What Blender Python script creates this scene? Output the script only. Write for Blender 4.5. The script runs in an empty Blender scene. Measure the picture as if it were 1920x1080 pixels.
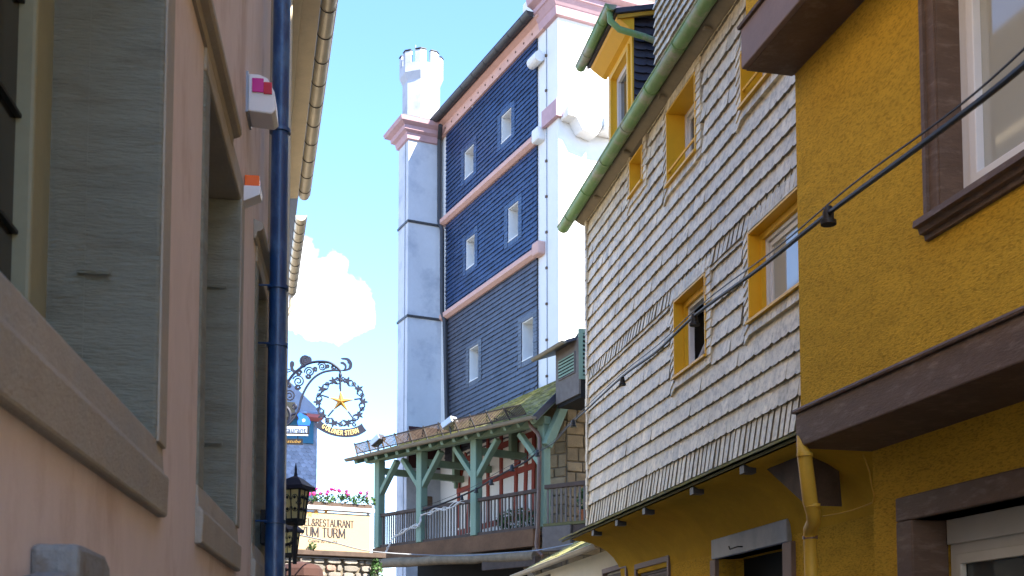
import bpy, math, random
from mathutils import Vector, Matrix
random.seed(7)
R_ = math.radians
scene = bpy.context.scene
# ------------------------------------------------------------------ camera
FPX, PITCH, CX, HOR = 2200.0, R_(4.0), 960.0, 1240.0        # measured on the 1920x1080 photograph
PPY = HOR - FPX*math.tan(PITCH)
EYE = 1.6
cam_d = bpy.data.cameras.new('camera'); cam = bpy.data.objects.new('camera', cam_d)
scene.collection.objects.link(cam); scene.camera = cam
cam.location = (0, 0, EYE); cam.rotation_euler = (R_(90)+PITCH, 0, 0)
cam_d.sensor_width = 36; cam_d.lens = 36*FPX/1920; cam_d.shift_y = (PPY-540)/1920
cam_d.clip_start = .05; cam_d.clip_end = 2000
cam_d.dof.use_dof = True; cam_d.dof.focus_distance = 15; cam_d.dof.aperture_fstop = 7.0
# ------------------------------------------------------------------ light
SUN_AZ, SUN_EL = 127.0, 46.0            # compass angle from +Y clockwise, elevation
world = bpy.data.worlds.new('World'); scene.world = world; world.use_nodes = True
wt = world.node_tree; wt.nodes.clear()
def wn(t, **k):
    n = wt.nodes.new(t)
    for a, b in k.items(): setattr(n, a, b)
    return n
sky = wn('ShaderNodeTexSky', sky_type='NISHITA', sun_disc=False, sun_elevation=R_(SUN_EL), sun_rotation=R_(SUN_AZ))
sky.air_density = 1.0; sky.dust_density = .1; sky.ozone_density = 2.5
tc = wn('ShaderNodeTexCoord')
def pxdir(x, y):
    a, b = (x-CX)/FPX, (PPY-y)/FPX
    return Vector((a, math.cos(PITCH)-math.sin(PITCH)*b, math.sin(PITCH)+math.cos(PITCH)*b)).normalized()
def wmath(op, a, b=None, clamp=False):
    n = wn('ShaderNodeMath', operation=op, use_clamp=clamp)
    for i, v in enumerate((a, b)):
        if v is None: continue
        if isinstance(v, (int, float)): n.inputs[i].default_value = v
        else: wt.links.new(v, n.inputs[i])
    return n.outputs[0]
nz = wn('ShaderNodeTexNoise'); nz.inputs['Scale'].default_value = 15.0; nz.inputs['Detail'].default_value = 9; nz.inputs['Roughness'].default_value = .58
nz2 = wn('ShaderNodeTexNoise'); nz2.inputs['Scale'].default_value = 2.6; nz2.inputs['Detail'].default_value = 6; nz2.inputs['Roughness'].default_value = .6
wt.links.new(tc.outputs['Generated'], nz.inputs['Vector']); wt.links.new(tc.outputs['Generated'], nz2.inputs['Vector'])
def blob(x, y, rad):                      # soft cap of cloud round one direction
    d = wn('ShaderNodeVectorMath', operation='DISTANCE'); wt.links.new(tc.outputs['Generated'], d.inputs[0])
    d.inputs[1].default_value = pxdir(x, y)
    return wmath('SUBTRACT', 1.0, wmath('DIVIDE', d.outputs['Value'], rad))
dens = None
for b in ((580, 555, .042), (520, 545, .05), (640, 570, .034), (556, 490, .034), (668, 582, .022), (600, 520, .03)):
    v = blob(*b); dens = v if dens is None else wmath('MAXIMUM', dens, v)
puff = wmath('ADD', dens, wmath('MULTIPLY', wmath('SUBTRACT', nz.outputs['Fac'], .5), 2.0))
puff = wmath('MULTIPLY', wmath('SUBTRACT', puff, .16), 4.0, True)
# thin low cloud growing towards the horizon, everywhere round the compass
sep = wn('ShaderNodeSeparateXYZ'); wt.links.new(tc.outputs['Generated'], sep.inputs[0])
low = wmath('MULTIPLY', wmath('SUBTRACT', .205, sep.outputs['Z']), 4.0)
veil = wmath('ADD', low, wmath('MULTIPLY', wmath('SUBTRACT', nz2.outputs['Fac'], .5), 1.5), True)
fac = wmath('MAXIMUM', puff, veil, True)
mix = wn('ShaderNodeMix', data_type='RGBA'); wt.links.new(fac, mix.inputs['Factor'])
tint = wn('ShaderNodeMix', data_type='RGBA', blend_type='MULTIPLY'); tint.inputs['Factor'].default_value = 1.0
wt.links.new(sky.outputs[0], tint.inputs['A']); tint.inputs['B'].default_value = (.74, .90, 1.08, 1)
wt.links.new(tint.outputs['Result'], mix.inputs['A']); mix.inputs['B'].default_value = (6.6, 6.7, 6.9, 1)
bg = wn('ShaderNodeBackground'); bg.inputs['Strength'].default_value = .13
wo = wn('ShaderNodeOutputWorld'); wt.links.new(mix.outputs['Result'], bg.inputs['Color']); wt.links.new(bg.outputs[0], wo.inputs[0])
sun_d = bpy.data.lights.new('sun', 'SUN'); sun_d.energy = 5.0; sun_d.angle = R_(.5); sun_d.color = (1, .93, .82)
sun = bpy.data.objects.new('sun', sun_d); scene.collection.objects.link(sun); sun.location = (30, -20, 40)
sv = Vector((math.sin(R_(SUN_AZ))*math.cos(R_(SUN_EL)), math.cos(R_(SUN_AZ))*math.cos(R_(SUN_EL)), math.sin(R_(SUN_EL))))
sun.rotation_euler = (-sv).to_track_quat('-Z', 'Y').to_euler()
vs = scene.view_settings; vs.view_transform = 'Standard'; vs.look = 'None'; vs.gamma = 1; vs.use_curve_mapping = False
vs.exposure = 2.1
scene.cycles.max_bounces = 6; scene.cycles.diffuse_bounces = 3; scene.cycles.glossy_bounces = 3; scene.cycles.transmission_bounces = 4
# ------------------------------------------------------------------ geometry helpers
CAM = Vector((0, 0, EYE))
def ray(x, y): return pxdir(x, y)
def az_of(x): r = ray(x, HOR); return math.atan2(r.x, r.y)
class Frame:                               # a vertical plane: s runs along it (away), o out of it, z up
    def __init__(f, px, rng, az, side, base=0.0):
        r = ray(px, HOR); f.O = Vector((r.x, r.y, 0)).normalized()*rng; f.O.z = base
        f.d = Vector((math.sin(az), math.cos(az), 0)); f.n = Vector((math.cos(az), -math.sin(az), 0))*side
    def hit(f, px, py, o=0.0):
        r = ray(px, py); t = (f.O + f.n*o - CAM).dot(f.n)/r.dot(f.n); return CAM + r*t
    def at(f, px, py, o=0.0):
        q = f.hit(px, py, o) - f.O; return q.dot(f.d), q.z
    def s(f, px, py=700, o=0.0): return f.at(px, py, o)[0]
    def z(f, px, py, o=0.0): return f.at(px, py, o)[1]
    def cross(f, px, py, s):               # where the ray meets the perpendicular plane at s -> (o, z)
        r = ray(px, py); t = (f.O + f.d*s - CAM).dot(f.d)/r.dot(f.d); q = CAM + r*t - f.O; return q.dot(f.n), q.z
    def p(f, s, o, z): return f.O + f.d*s + f.n*o + Vector((0, 0, z))
    def mat(f, s, o, z): 
        m = Matrix.Identity(4); q = f.p(s, o, z)
        for i in range(3): m[i][0], m[i][1], m[i][2], m[i][3] = f.d[i], f.n[i], (0, 0, 1)[i], q[i]
        return m
class MB:
    def __init__(m): m.v, m.f, m.t, m.tone = [], [], [], 1.0
    def face(m, pts):
        k = len(m.v); m.v += [Vector(p) for p in pts]; m.f.append(tuple(range(k, k+len(pts)))); m.t.append(m.tone)
    def add(m, pts, faces):
        k = len(m.v); m.v += [Vector(p) for p in pts]
        for f in faces: m.f.append(tuple(k+i for i in f)); m.t.append(m.tone)
    def hexa(m, P):                        # 8 points: bottom ring 0-3, top ring 4-7
        m.add(P, [(3,2,1,0),(4,5,6,7),(0,1,5,4),(1,2,6,5),(2,3,7,6),(3,0,4,7)])
    def box(m, F, s0, s1, o0, o1, z0, z1):
        m.hexa([F.p(s0,o0,z0),F.p(s1,o0,z0),F.p(s1,o1,z0),F.p(s0,o1,z0),F.p(s0,o0,z1),F.p(s1,o0,z1),F.p(s1,o1,z1),F.p(s0,o1,z1)]); return m
    def prism(m, F, poly, o0, o1):         # outline in (s, z)
        n = len(poly); P = [F.p(s,o0,z) for s,z in poly]+[F.p(s,o1,z) for s,z in poly]
        m.add(P, [tuple(range(n-1,-1,-1)), tuple(range(n,2*n))]+[(i,(i+1)%n,n+(i+1)%n,n+i) for i in range(n)]); return m
    def extr(m, F, prof, s0, s1, ds0=0, ds1=0):         # profile in (o, z) swept along s
        n = len(prof); P = [F.p(s0,o,z) for o,z in prof]+[F.p(s1,o,z) for o,z in prof]
        m.add(P, [tuple(range(n-1,-1,-1)), tuple(range(n,2*n))]+[(i,(i+1)%n,n+(i+1)%n,n+i) for i in range(n)]); return m
    def beam(m, a, b, w, h, up=(0,0,1)):
        a, b = Vector(a), Vector(b); d = (b-a).normalized(); u = Vector(up); sx = d.cross(u)
        if sx.length < 1e-4: sx = Vector((1,0,0))
        sx.normalize(); u = sx.cross(d).normalized(); x, y = sx*w/2, u*h/2
        m.hexa([a-x-y,a+x-y,b+x-y,b-x-y,a-x+y,a+x+y,b+x+y,b-x+y]); return m
    def tube(m, pts, r, n=8, cap=True, closed=False):
        pts = [Vector(p) for p in pts]; k0 = len(m.v); N = len(pts); ref = None
        rr = r if isinstance(r, (list, tuple)) else [r]*N
        for i, p in enumerate(pts):
            a = pts[i-1] if i or closed else p; b = pts[(i+1) % N] if i < N-1 or closed else p
            d = (b-a).normalized()
            if ref is None:
                ref = d.cross(Vector((0,0,1)));
                if ref.length < 1e-3: ref = Vector((1,0,0))
            ref = (ref - d*ref.dot(d)).normalized(); w = d.cross(ref)
            m.v += [p + (ref*math.cos(2*math.pi*j/n)+w*math.sin(2*math.pi*j/n))*rr[i] for j in range(n)]
        for i in range(N if closed else N-1):
            a, b = k0+i*n, k0+((i+1) % N)*n
            for j in range(n): m.f.append((a+j, a+(j+1)%n, b+(j+1)%n, b+j)); m.t.append(m.tone)
        if cap and not closed:
            m.f.append(tuple(k0+j for j in range(n-1,-1,-1))); m.f.append(tuple(k0+(N-1)*n+j for j in range(n))); m.t += [m.tone]*2
        return m
    def lathe(m, c, prof, n=12, rot=0, cap=True):   # prof: (r, z) about vertical axis through c
        c = Vector(c); k0 = len(m.v)
        for r, z in prof: m.v += [c+Vector((r*math.cos(rot+2*math.pi*j/n), r*math.sin(rot+2*math.pi*j/n), z)) for j in range(n)]
        for i in range(len(prof)-1):
            for j in range(n): m.f.append((k0+i*n+j, k0+i*n+(j+1)%n, k0+(i+1)*n+(j+1)%n, k0+(i+1)*n+j)); m.t.append(m.tone)
        if cap:
            m.f.append(tuple(k0+j for j in range(n-1,-1,-1))); q = k0+(len(prof)-1)*n; m.f.append(tuple(q+j for j in range(n))); m.t += [m.tone]*2
        return m
    def holes(m, F, s0, s1, z0, z1, o0, o1, hs):    # a wall slab with rectangular openings
        S = sorted({s0, s1}|{min(max(q,s0),s1) for h in hs for q in h[:2]}); Z = sorted({z0, z1}|{min(max(q,z0),z1) for h in hs for q in h[2:]})
        def solid(i, j):
            if i < 0 or j < 0 or i >= len(S)-1 or j >= len(Z)-1: return False
            a, b = (S[i]+S[i+1])/2, (Z[j]+Z[j+1])/2
            return not any(h[0] < a < h[1] and h[2] < b < h[3] for h in hs)
        for i in range(len(S)-1):
            for j in range(len(Z)-1):
                if not solid(i, j): continue
                a, b, c, d = S[i], S[i+1], Z[j], Z[j+1]
                m.face([F.p(a,o1,c),F.p(b,o1,c),F.p(b,o1,d),F.p(a,o1,d)]); m.face([F.p(a,o0,d),F.p(b,o0,d),F.p(b,o0,c),F.p(a,o0,c)])
                if not solid(i-1,j): m.face([F.p(a,o0,c),F.p(a,o1,c),F.p(a,o1,d),F.p(a,o0,d)])
                if not solid(i+1,j): m.face([F.p(b,o1,c),F.p(b,o0,c),F.p(b,o0,d),F.p(b,o1,d)])
                if not solid(i,j-1): m.face([F.p(a,o0,c),F.p(b,o0,c),F.p(b,o1,c),F.p(a,o1,c)])
                if not solid(i,j+1): m.face([F.p(a,o1,d),F.p(b,o1,d),F.p(b,o0,d),F.p(a,o0,d)])
        return m
    def mesh(m, name, base=Vector((0,0,0)), smooth=False, weld=False):
        me = bpy.data.meshes.new(name); me.from_pydata([tuple(v-base) for v in m.v], [], m.f)
        at = me.attributes.new('tone', 'FLOAT', 'FACE'); at.data.foreach_set('value', m.t)
        if weld:
            import bmesh; b = bmesh.new(); b.from_mesh(me); bmesh.ops.remove_doubles(b, verts=b.verts, dist=1e-4); bmesh.ops.recalc_face_normals(b, faces=b.faces); b.to_mesh(me); b.free()
        if smooth: me.polygons.foreach_set('use_smooth', [True]*len(me.polygons))
        return me
def wloc(o):
    v = Vector((0,0,0))
    while o is not None: v += o.location; o = o.parent
    return v
def link(o, parent=None):
    scene.collection.objects.link(o)
    if parent is not None: o.parent = parent
    return o
def part(name, mb, mat, parent=None, smooth=False, bevel=0, weld=False, label=None, kind=None):
    o = bpy.data.objects.new(name, mb.mesh(name, wloc(parent) if parent else Vector((0,0,0)), smooth, weld or bevel > 0))
    link(o, parent); o.data.materials.append(mat)
    if bevel:
        b = o.modifiers.new('bevel', 'BEVEL'); b.width = bevel; b.segments = 2; b.limit_method = 'ANGLE'
    if smooth:
        e = o.modifiers.new('split', 'EDGE_SPLIT'); e.split_angle = R_(42)
    if label: o['label'] = label
    if kind: o['kind'] = kind
    return o
def thing(name, label, cat, loc=(0,0,0), group=None):
    o = bpy.data.objects.new(name, None); o.empty_display_size = .2; link(o); o.location = loc
    o['label'] = label; o['category'] = cat
    if group: o['group'] = group
    return o
def tag(o, label, cat, group=None):
    o['label'] = label; o['category'] = cat
    if group: o['group'] = group
    return o
# ------------------------------------------------------------------ materials
def mat(name, col, rough=.8, var=.12, scale=6., bump=.0, bscale=60., spec=.3, metal=0., tone=0., streak=None, col2=None, col2amt=.5, c2scale=2., stretch=(1,1,1), bdist=.01, coat=0):
    m = bpy.data.materials.new(name); m.use_nodes = True; t = m.node_tree; b = t.nodes['Principled BSDF']
    L = t.links.new
    b.inputs['Roughness'].default_value = rough; b.inputs['Specular IOR Level'].default_value = spec; b.inputs['Metallic'].default_value = metal
    if coat: b.inputs['Coat Weight'].default_value = coat; b.inputs['Coat Roughness'].default_value = .15
    geo = t.nodes.new('ShaderNodeNewGeometry'); mp = t.nodes.new('ShaderNodeMapping'); L(geo.outputs['Position'], mp.inputs['Vector']); mp.inputs['Scale'].default_value = stretch
    def noise(sc, det=6, ro=.6):
        n = t.nodes.new('ShaderNodeTexNoise'); n.inputs['Scale'].default_value = sc; n.inputs['Detail'].default_value = det; n.inputs['Roughness'].default_value = ro
        L(mp.outputs['Vector'], n.inputs['Vector']); return n.outputs['Fac']
    def mth(op, a, bb):
        n = t.nodes.new('ShaderNodeMath'); n.operation = op
        for i, v in enumerate((a, bb)):
            if isinstance(v, (int, float)): n.inputs[i].default_value = v
            else: L(v, n.inputs[i])
        return n.outputs[0]
    val = mth('ADD', 1.0, mth('MULTIPLY', mth('SUBTRACT', noise(scale), .5), var*4))
    val = mth('MULTIPLY', val, mth('ADD', 1.0, mth('MULTIPLY', mth('SUBTRACT', noise(scale*9, 3), .5), var*1.6)))
    if tone:
        a = t.nodes.new('ShaderNodeAttribute'); a.attribute_name = 'tone'; val = mth('MULTIPLY', val, mth('ADD', 1-tone, mth('MULTIPLY', a.outputs['Fac'], tone)))
    base = t.nodes.new('ShaderNodeRGB'); base.outputs[0].default_value = (*col, 1); src = base.outputs[0]
    if col2:
        mx = t.nodes.new('ShaderNodeMix'); mx.data_type = 'RGBA'; L(src, mx.inputs['A']); mx.inputs['B'].default_value = (*col2, 1)
        r = t.nodes.new('ShaderNodeMapRange'); r.inputs['From Min'].default_value = .62-col2amt*.35; r.inputs['From Max'].default_value = .78-col2amt*.35
        L(noise(c2scale, 8, .65), r.inputs['Value']); L(r.outputs[0], mx.inputs['Factor']); src = mx.outputs['Result']
    vm = t.nodes.new('ShaderNodeVectorMath'); vm.operation = 'SCALE'; L(src, vm.inputs[0]); L(val, vm.inputs['Scale'])
    L(vm.outputs[0], b.inputs['Base Color'])
    if bump:
        bp = t.nodes.new('ShaderNodeBump'); bp.inputs['Strength'].default_value = bump; bp.inputs['Distance'].default_value = bdist
        L(noise(bscale, 5, .65), bp.inputs['Height']); L(bp.outputs[0], b.inputs['Normal'])
    return m
def glass(name, col, rough=.06, spec=.6):
    m = bpy.data.materials.new(name); m.use_nodes = True; b = m.node_tree.nodes['Principled BSDF']
    b.inputs['Base Color'].default_value = (*col, 1); b.inputs['Roughness'].default_value = rough; b.inputs['Specular IOR Level'].default_value = spec
    return m
M = {}
M['pink'] = mat('pink_plaster', (.72,.605,.54), .95, .07, 2.2, .35, 130, .1, bdist=.006, col2=(.56,.44,.37), col2amt=.36, c2scale=2.2, stretch=(1,1,.5))
M['green_stone'] = mat('tooled_painted_sandstone', (.30,.30,.235), .9, .14, 3.0, 1.0, 17, .15, stretch=(1,1,6), bdist=.02, col2=(.24,.23,.175), col2amt=.3, c2scale=2.5)
M['stone'] = mat('sandstone', (.42,.375,.30), .95, .13, 4, .7, 70, .1, bdist=.01, col2=(.33,.32,.28), col2amt=.35)
M['rail_stone'] = mat('weathered_stone', (.27,.27,.255), .95, .2, 5, .8, 45, .1, bdist=.012, col2=(.16,.11,.07), col2amt=.3, c2scale=5)
M['green_frame'] = mat('olive_window_frame', (.30,.30,.20), .55, .08, 4, .1, 40)
M['pipe_blue'] = mat('blue_painted_pipe', (.012,.05,.145), .36, .3, 5, .25, 18, .6, col2=(.05,.12,.24), col2amt=.42, c2scale=7, stretch=(1,1,.5))
M['white'] = mat('white_plastic', (.78,.78,.78), .4, .02)
M['magenta'] = mat('magenta_lens', (.62,.03,.28), .25, .03, spec=.5)
M['red'] = mat('red_lens', (.55,.01,.03), .25, .03, spec=.5)
M['orange'] = mat('orange_lens', (.95,.16,.01), .25, .03, spec=.5)
M['cream'] = mat('cream_plaster', (.72,.62,.46), .9, .06, 3, .2, 80, .15)
M['cream_wood'] = mat('cream_painted_eave', (.58,.49,.36), .7, .1, 4)
M['zinc'] = mat('zinc_gutter', (.46,.42,.35), .45, .14, 5, 0, 30, .5, metal=.35)
M['iron'] = mat('blue_black_iron', (.006,.010,.032), .6, .1, 20, spec=.45)
M['black'] = mat('black_metal', (.012,.012,.014), .5, .1, 10, spec=.4)
M['gold'] = mat('gold_paint', (.62,.36,.09), .38, .08, 12, spec=.5, metal=.55)
M['goldtext'] = mat('gold_lettering', (.80,.60,.25), .5, .03)
M['amber'] = glass('amber_glass', (.95,.85,.48), .2)
_t = M['amber'].node_tree; _tr = _t.nodes.new('ShaderNodeBsdfTranslucent'); _tr.inputs[0].default_value = (.95,.85,.45,1); _mx = _t.nodes.new('ShaderNodeMixShader'); _mx.inputs[0].default_value = .5
_t.links.new(_t.nodes['Principled BSDF'].outputs[0], _mx.inputs[1]); _t.links.new(_tr.outputs[0], _mx.inputs[2]); _t.links.new(_mx.outputs[0], _t.nodes['Material Output'].inputs[0])
M['palesign'] = mat('pale_blue_sign', (.42,.53,.74), .5, .04)
M['crestblue'] = mat('crest_blue', (.02,.13,.62), .5, .2, 30)
M['teal'] = mat('teal_board', (.05,.20,.32), .6, .1)
M['redboard'] = mat('faded_red_board', (.60,.17,.16), .7, .08)
M['text'] = mat('dark_lettering', (.02,.02,.03), .7, .02)
M['banner'] = mat('cream_banner', (.42,.305,.18), .75, .03, 3)
M['starorange'] = mat('orange_star_print', (.75,.36,.08), .7, .03)
M['yellow'] = mat('yellow_roughcast', (.70,.41,.045), .95, .12, 2.5, 1.0, 38, .08, stretch=(1,1,3.6), bdist=.014, col2=(.44,.245,.024), col2amt=.38, c2scale=24)
M['yellow_smooth'] = mat('yellow_smooth_plaster', (.60,.34,.03), .95, .12, 2.5, .6, 90, .08, bdist=.008)
M['yellow_paint'] = mat('yellow_window_paint', (.78,.43,.025), .45, .05, 6, .08, 30)
M['yellow_pipe'] = mat('yellow_painted_pipe', (.56,.32,.035), .5, .1, 5)
M['brown'] = mat('brown_timber', (.125,.078,.052), .6, .22, 3, .6, 20, .3, stretch=(1,1,4), bdist=.008, col2=(.20,.14,.105), col2amt=.25, c2scale=5)
M['mauve'] = mat('mauve_brown_timber', (.22,.155,.13), .65, .1, 3, .3, 30, .3, bdist=.006)
M['pvc'] = mat('white_window_frame', (.74,.73,.72), .4, .03)
M['pvc_cream'] = mat('cream_roller_box', (.60,.56,.46), .5, .04)
M['pane'] = glass('window_glass', (.05,.055,.05), .03, .9)
M['pane_dark'] = glass('dark_window_glass', (.022,.016,.013), .12, .25)
M['pane_pale'] = glass('curtained_glass', (.40,.40,.35), .05, .8)
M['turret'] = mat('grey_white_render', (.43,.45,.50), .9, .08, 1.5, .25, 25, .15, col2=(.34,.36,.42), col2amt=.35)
M['maroon'] = mat('dark_maroon_board', (.06,.022,.025), .8, .1)
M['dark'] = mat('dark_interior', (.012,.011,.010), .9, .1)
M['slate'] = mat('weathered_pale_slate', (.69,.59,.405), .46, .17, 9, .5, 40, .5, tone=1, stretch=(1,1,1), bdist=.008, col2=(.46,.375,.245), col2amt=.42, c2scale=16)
M['slate_back'] = mat('slate_underlay', (.03,.027,.025), .9, .1)
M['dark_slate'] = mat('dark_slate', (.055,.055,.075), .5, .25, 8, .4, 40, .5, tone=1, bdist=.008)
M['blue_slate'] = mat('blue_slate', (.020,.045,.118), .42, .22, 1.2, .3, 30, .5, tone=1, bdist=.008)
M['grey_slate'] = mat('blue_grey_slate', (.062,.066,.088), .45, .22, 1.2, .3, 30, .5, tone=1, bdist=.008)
M['scale_slate'] = mat('pale_blue_scale_slate', (.34,.37,.46), .5, .15, 3, .2, 30, .5, tone=1)
M['moss_tile'] = mat('mossy_roof_tile', (.25,.235,.14), .9, .22, 6, .5, 50, .2, tone=1, col2=(.27,.26,.085), col2amt=.6, c2scale=4)
M['gutter_green'] = mat('green_painted_gutter', (.17,.31,.11), .5, .16, 3, .15, 20, .4, col2=(.36,.34,.27), col2amt=.38, c2scale=2.4)
M['soffit'] = mat('grey_brown_soffit', (.24,.20,.14), .9, .15, 3, .2, 30)
M['moss_edge'] = mat('mossy_eave_board', (.13,.12,.05), .9, .25, 9, .4, 50, .2)
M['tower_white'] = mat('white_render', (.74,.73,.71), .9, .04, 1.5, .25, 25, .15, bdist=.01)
M['tower_shade'] = mat('stained_white_render', (.56,.58,.62), .9, .07, 1.2, .2, 25, .15, col2=(.40,.43,.49), col2amt=.35, c2scale=.9)  # mottled white render, greyed bluish to paint in the tower's shade
M['pink_stone'] = mat('pink_sandstone', (.62,.38,.32), .85, .08, 4, .2, 40, .2)
M['lav_stone'] = mat('mauve_sandstone', (.48,.31,.33), .85, .1, 4, .2, 40, .2)
M['dark_gutter'] = mat('dark_metal_gutter', (.05,.048,.05), .5, .15, 4, spec=.4)
M['green_wood'] = mat('sage_green_timber', (.215,.30,.215), .7, .14, 4, .25, 40, .25, stretch=(1,1,.4), bdist=.005)
M['brown_wood'] = mat('weathered_brown_wood', (.088,.062,.048), .8, .3, 5, .4, 40, .2, bdist=.006)
M['rust_wood'] = mat('reddish_brown_timber', (.15,.078,.04), .8, .3, 2.5, .4, 30, .2, bdist=.008)
M['grey_wood'] = mat('grey_boards', (.16,.135,.115), .85, .2, 6, .3, 40, .2)
M['log'] = mat('bleached_log', (.23,.175,.115), .9, .3, 4, .6, 20, .15, bdist=.015)
M['ox_red'] = mat('oxblood_timber', (.26,.045,.025), .75, .15, 5, .2, 40)
M['infill'] = mat('white_infill', (.78,.74,.68), .9, .03)
M['copper_pipe'] = mat('brown_downpipe', (.15,.085,.06), .45, .2, 5, spec=.4)
M['rubble'] = mat('rubble_stone', (.25,.225,.19), .95, .25, 6, .8, 25, .1, tone=1, bdist=.02)
M['rubble_red'] = mat('red_rubble_stone', (.33,.20,.16), .95, .25, 6, .8, 25, .1, tone=1, bdist=.02)
M['ashlar'] = mat('buff_rubble_stone', (.27,.205,.125), .95, .25, 4, .9, 18, .1, tone=1, bdist=.02)
M['mortar'] = mat('mortar', (.17,.14,.10), .95, .1)
M['leaf'] = mat('leaf_green', (.05,.11,.03), .6, .3, 20, tone=1)
M['bloom'] = mat('pink_petals', (.62,.05,.24), .6, .2, 20, tone=1)
M['terracotta'] = mat('terracotta', (.55,.16,.05), .8, .1)
M['rope'] = mat('white_rope', (.75,.72,.68), .8, .05)
M['cobble'] = mat('cobble', (.22,.20,.18), .9, .2, 8, .5, 20, tone=1)
M['parasol'] = mat('brown_canvas', (.06,.028,.022), .9, .1)
M['lamp_grey'] = mat('grey_lamp_housing', (.33,.34,.36), .4, .05, spec=.5, metal=.4)
M['lamp_glass'] = glass('floodlight_glass', (.55,.58,.62), .1, .8)
# ------------------------------------------------------------------ frames of the place
L = Frame(680, 1, az_of(680), 1); L.O = -L.n*.70                       # pink house on the left
N_ = Frame(532, 9.8, az_of(457), 1)                                    # its cream neighbour
R = Frame(544, 1, az_of(544), -1); R.O = -R.n*4.0                      # slate-hung house
cz = R.hit(1497, 500, .42); Y = Frame(960, 1, az_of(450), -1); Y.O = Vector((cz.x, cz.y, 0))   # yellow house, s=0 at its far corner
T = Frame(1010, 30.3, az_of(-90), -1)                                  # tower, s=0 at the near edge of its slates
G = Frame(1020, 28.0, az_of(-1000), -1)                                # timber gallery
# ------------------------------------------------------------------ setting
def sheet(name, pts, m, kind='structure'):
    mb = MB(); mb.face(pts); o = part(name, mb, m); o['kind'] = kind; return o
sheet('ground', [(-300,-300,-.02),(300,-300,-.02),(300,300,-.02),(-300,300,-.02)], M['mortar'])
mb = MB(); 
for i in range(-10, 90):
    for j in range(-8, 22):
        mb.tone = random.uniform(.7, 1.25); x = j*.24+random.uniform(-.01,.01)-i*.045+.1*(i%2); y = i*.2; h = random.uniform(.0,.012)
        mb.add([(x,y,h),(x+.22,y,h),(x+.22,y+.185,h),(x,y+.185,h),(x,y,-.03),(x+.22,y,-.03),(x+.22,y+.185,-.03),(x,y+.185,-.03)],[(0,1,2,3),(0,4,5,1),(1,5,6,2),(2,6,7,3),(3,7,4,0)])
o = part('street', mb, M['cobble']); o['kind'] = 'structure'
# ================================================================== PINK HOUSE (left)
def wpart(F, parent, s0, s1, z0, z1, o, matf, matp, fw=.06, fd=.05, bars=(), name='window', pane_o=-.02, paned=None):
    """window as a part: rectangular frame, then bars and pane as its sub-parts"""
    m = MB(); m.holes(F, s0, s1, z0, z1, o, o+fd, [(s0+fw, s1-fw, z0+fw, z1-fw)]); w = part(name, m, matf, parent)
    pm = MB(); pm.box(F, s0+fw*.5, s1-fw*.5, o+fd*.35, o+fd*.5, z0+fw*.5, z1-fw*.5); part('pane', pm, matp, w)
    for b in bars:
        k = MB()
        if b[0] == 'v': k.box(F, b[1]-b[2]/2, b[1]+b[2]/2, o+.004, o+fd*1.15, z0+fw, z1-fw)
        else: k.box(F, s0+fw, s1-fw, o+fd*.5, o+fd*.75, b[1]-b[2]/2, b[1]+b[2]/2)
        part('glazing_bar', k, matf if len(b) < 4 else b[3], w)
    return w
pink = thing('pink_house', 'pink plastered house with green stone window surrounds, filling the left edge', 'house', L.p(4,0,0))
sEnd = L.s(503, 700)
FWD = .15
wins = []
a = L.at(286, 800)[0]
z1s = L.z(284, 924); z1t = L.z(272, 800)
wins.append((1.7, a, z1t, z1t+2.3))                                    # opening s0,s1,z0,z1
s2a, s2b = L.s(384, 500), L.s(443, 600)
zs2, zt2 = L.z(443, 987), L.z(450, 385)
wins.append((s2a, s2b, z1t, zt2))
w3a = L.s(481, 600); s3b = L.s(497, 600)
wins.append((w3a, min(s3b, sEnd-.25), z1t, zt2))
wins.append((s2a, s2b, zt2+1.5, zt2+3.4))
DEP = .33
mb = MB(); mb.holes(L, -4, sEnd, -.1, 9.5, -.4, 0, [(w[0]-FWD, w[1]+FWD, w[2]-.26, w[3]+FWD) for w in wins]); part('wall', mb, M['pink'], pink)
mb = MB(); mb.box(L, -4, sEnd-.02, -6, -1.2, -.1, 9.4); part('inner_core', mb, M['dark'], pink)
mb = MB(); mb.extr(L, [(-6.2,13.2),(-.1,9.55),(.35,9.3),(.35,9.42),(-6.2,13.4)], -4, sEnd); part('roof', mb, M['dark_slate'], pink)
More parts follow.
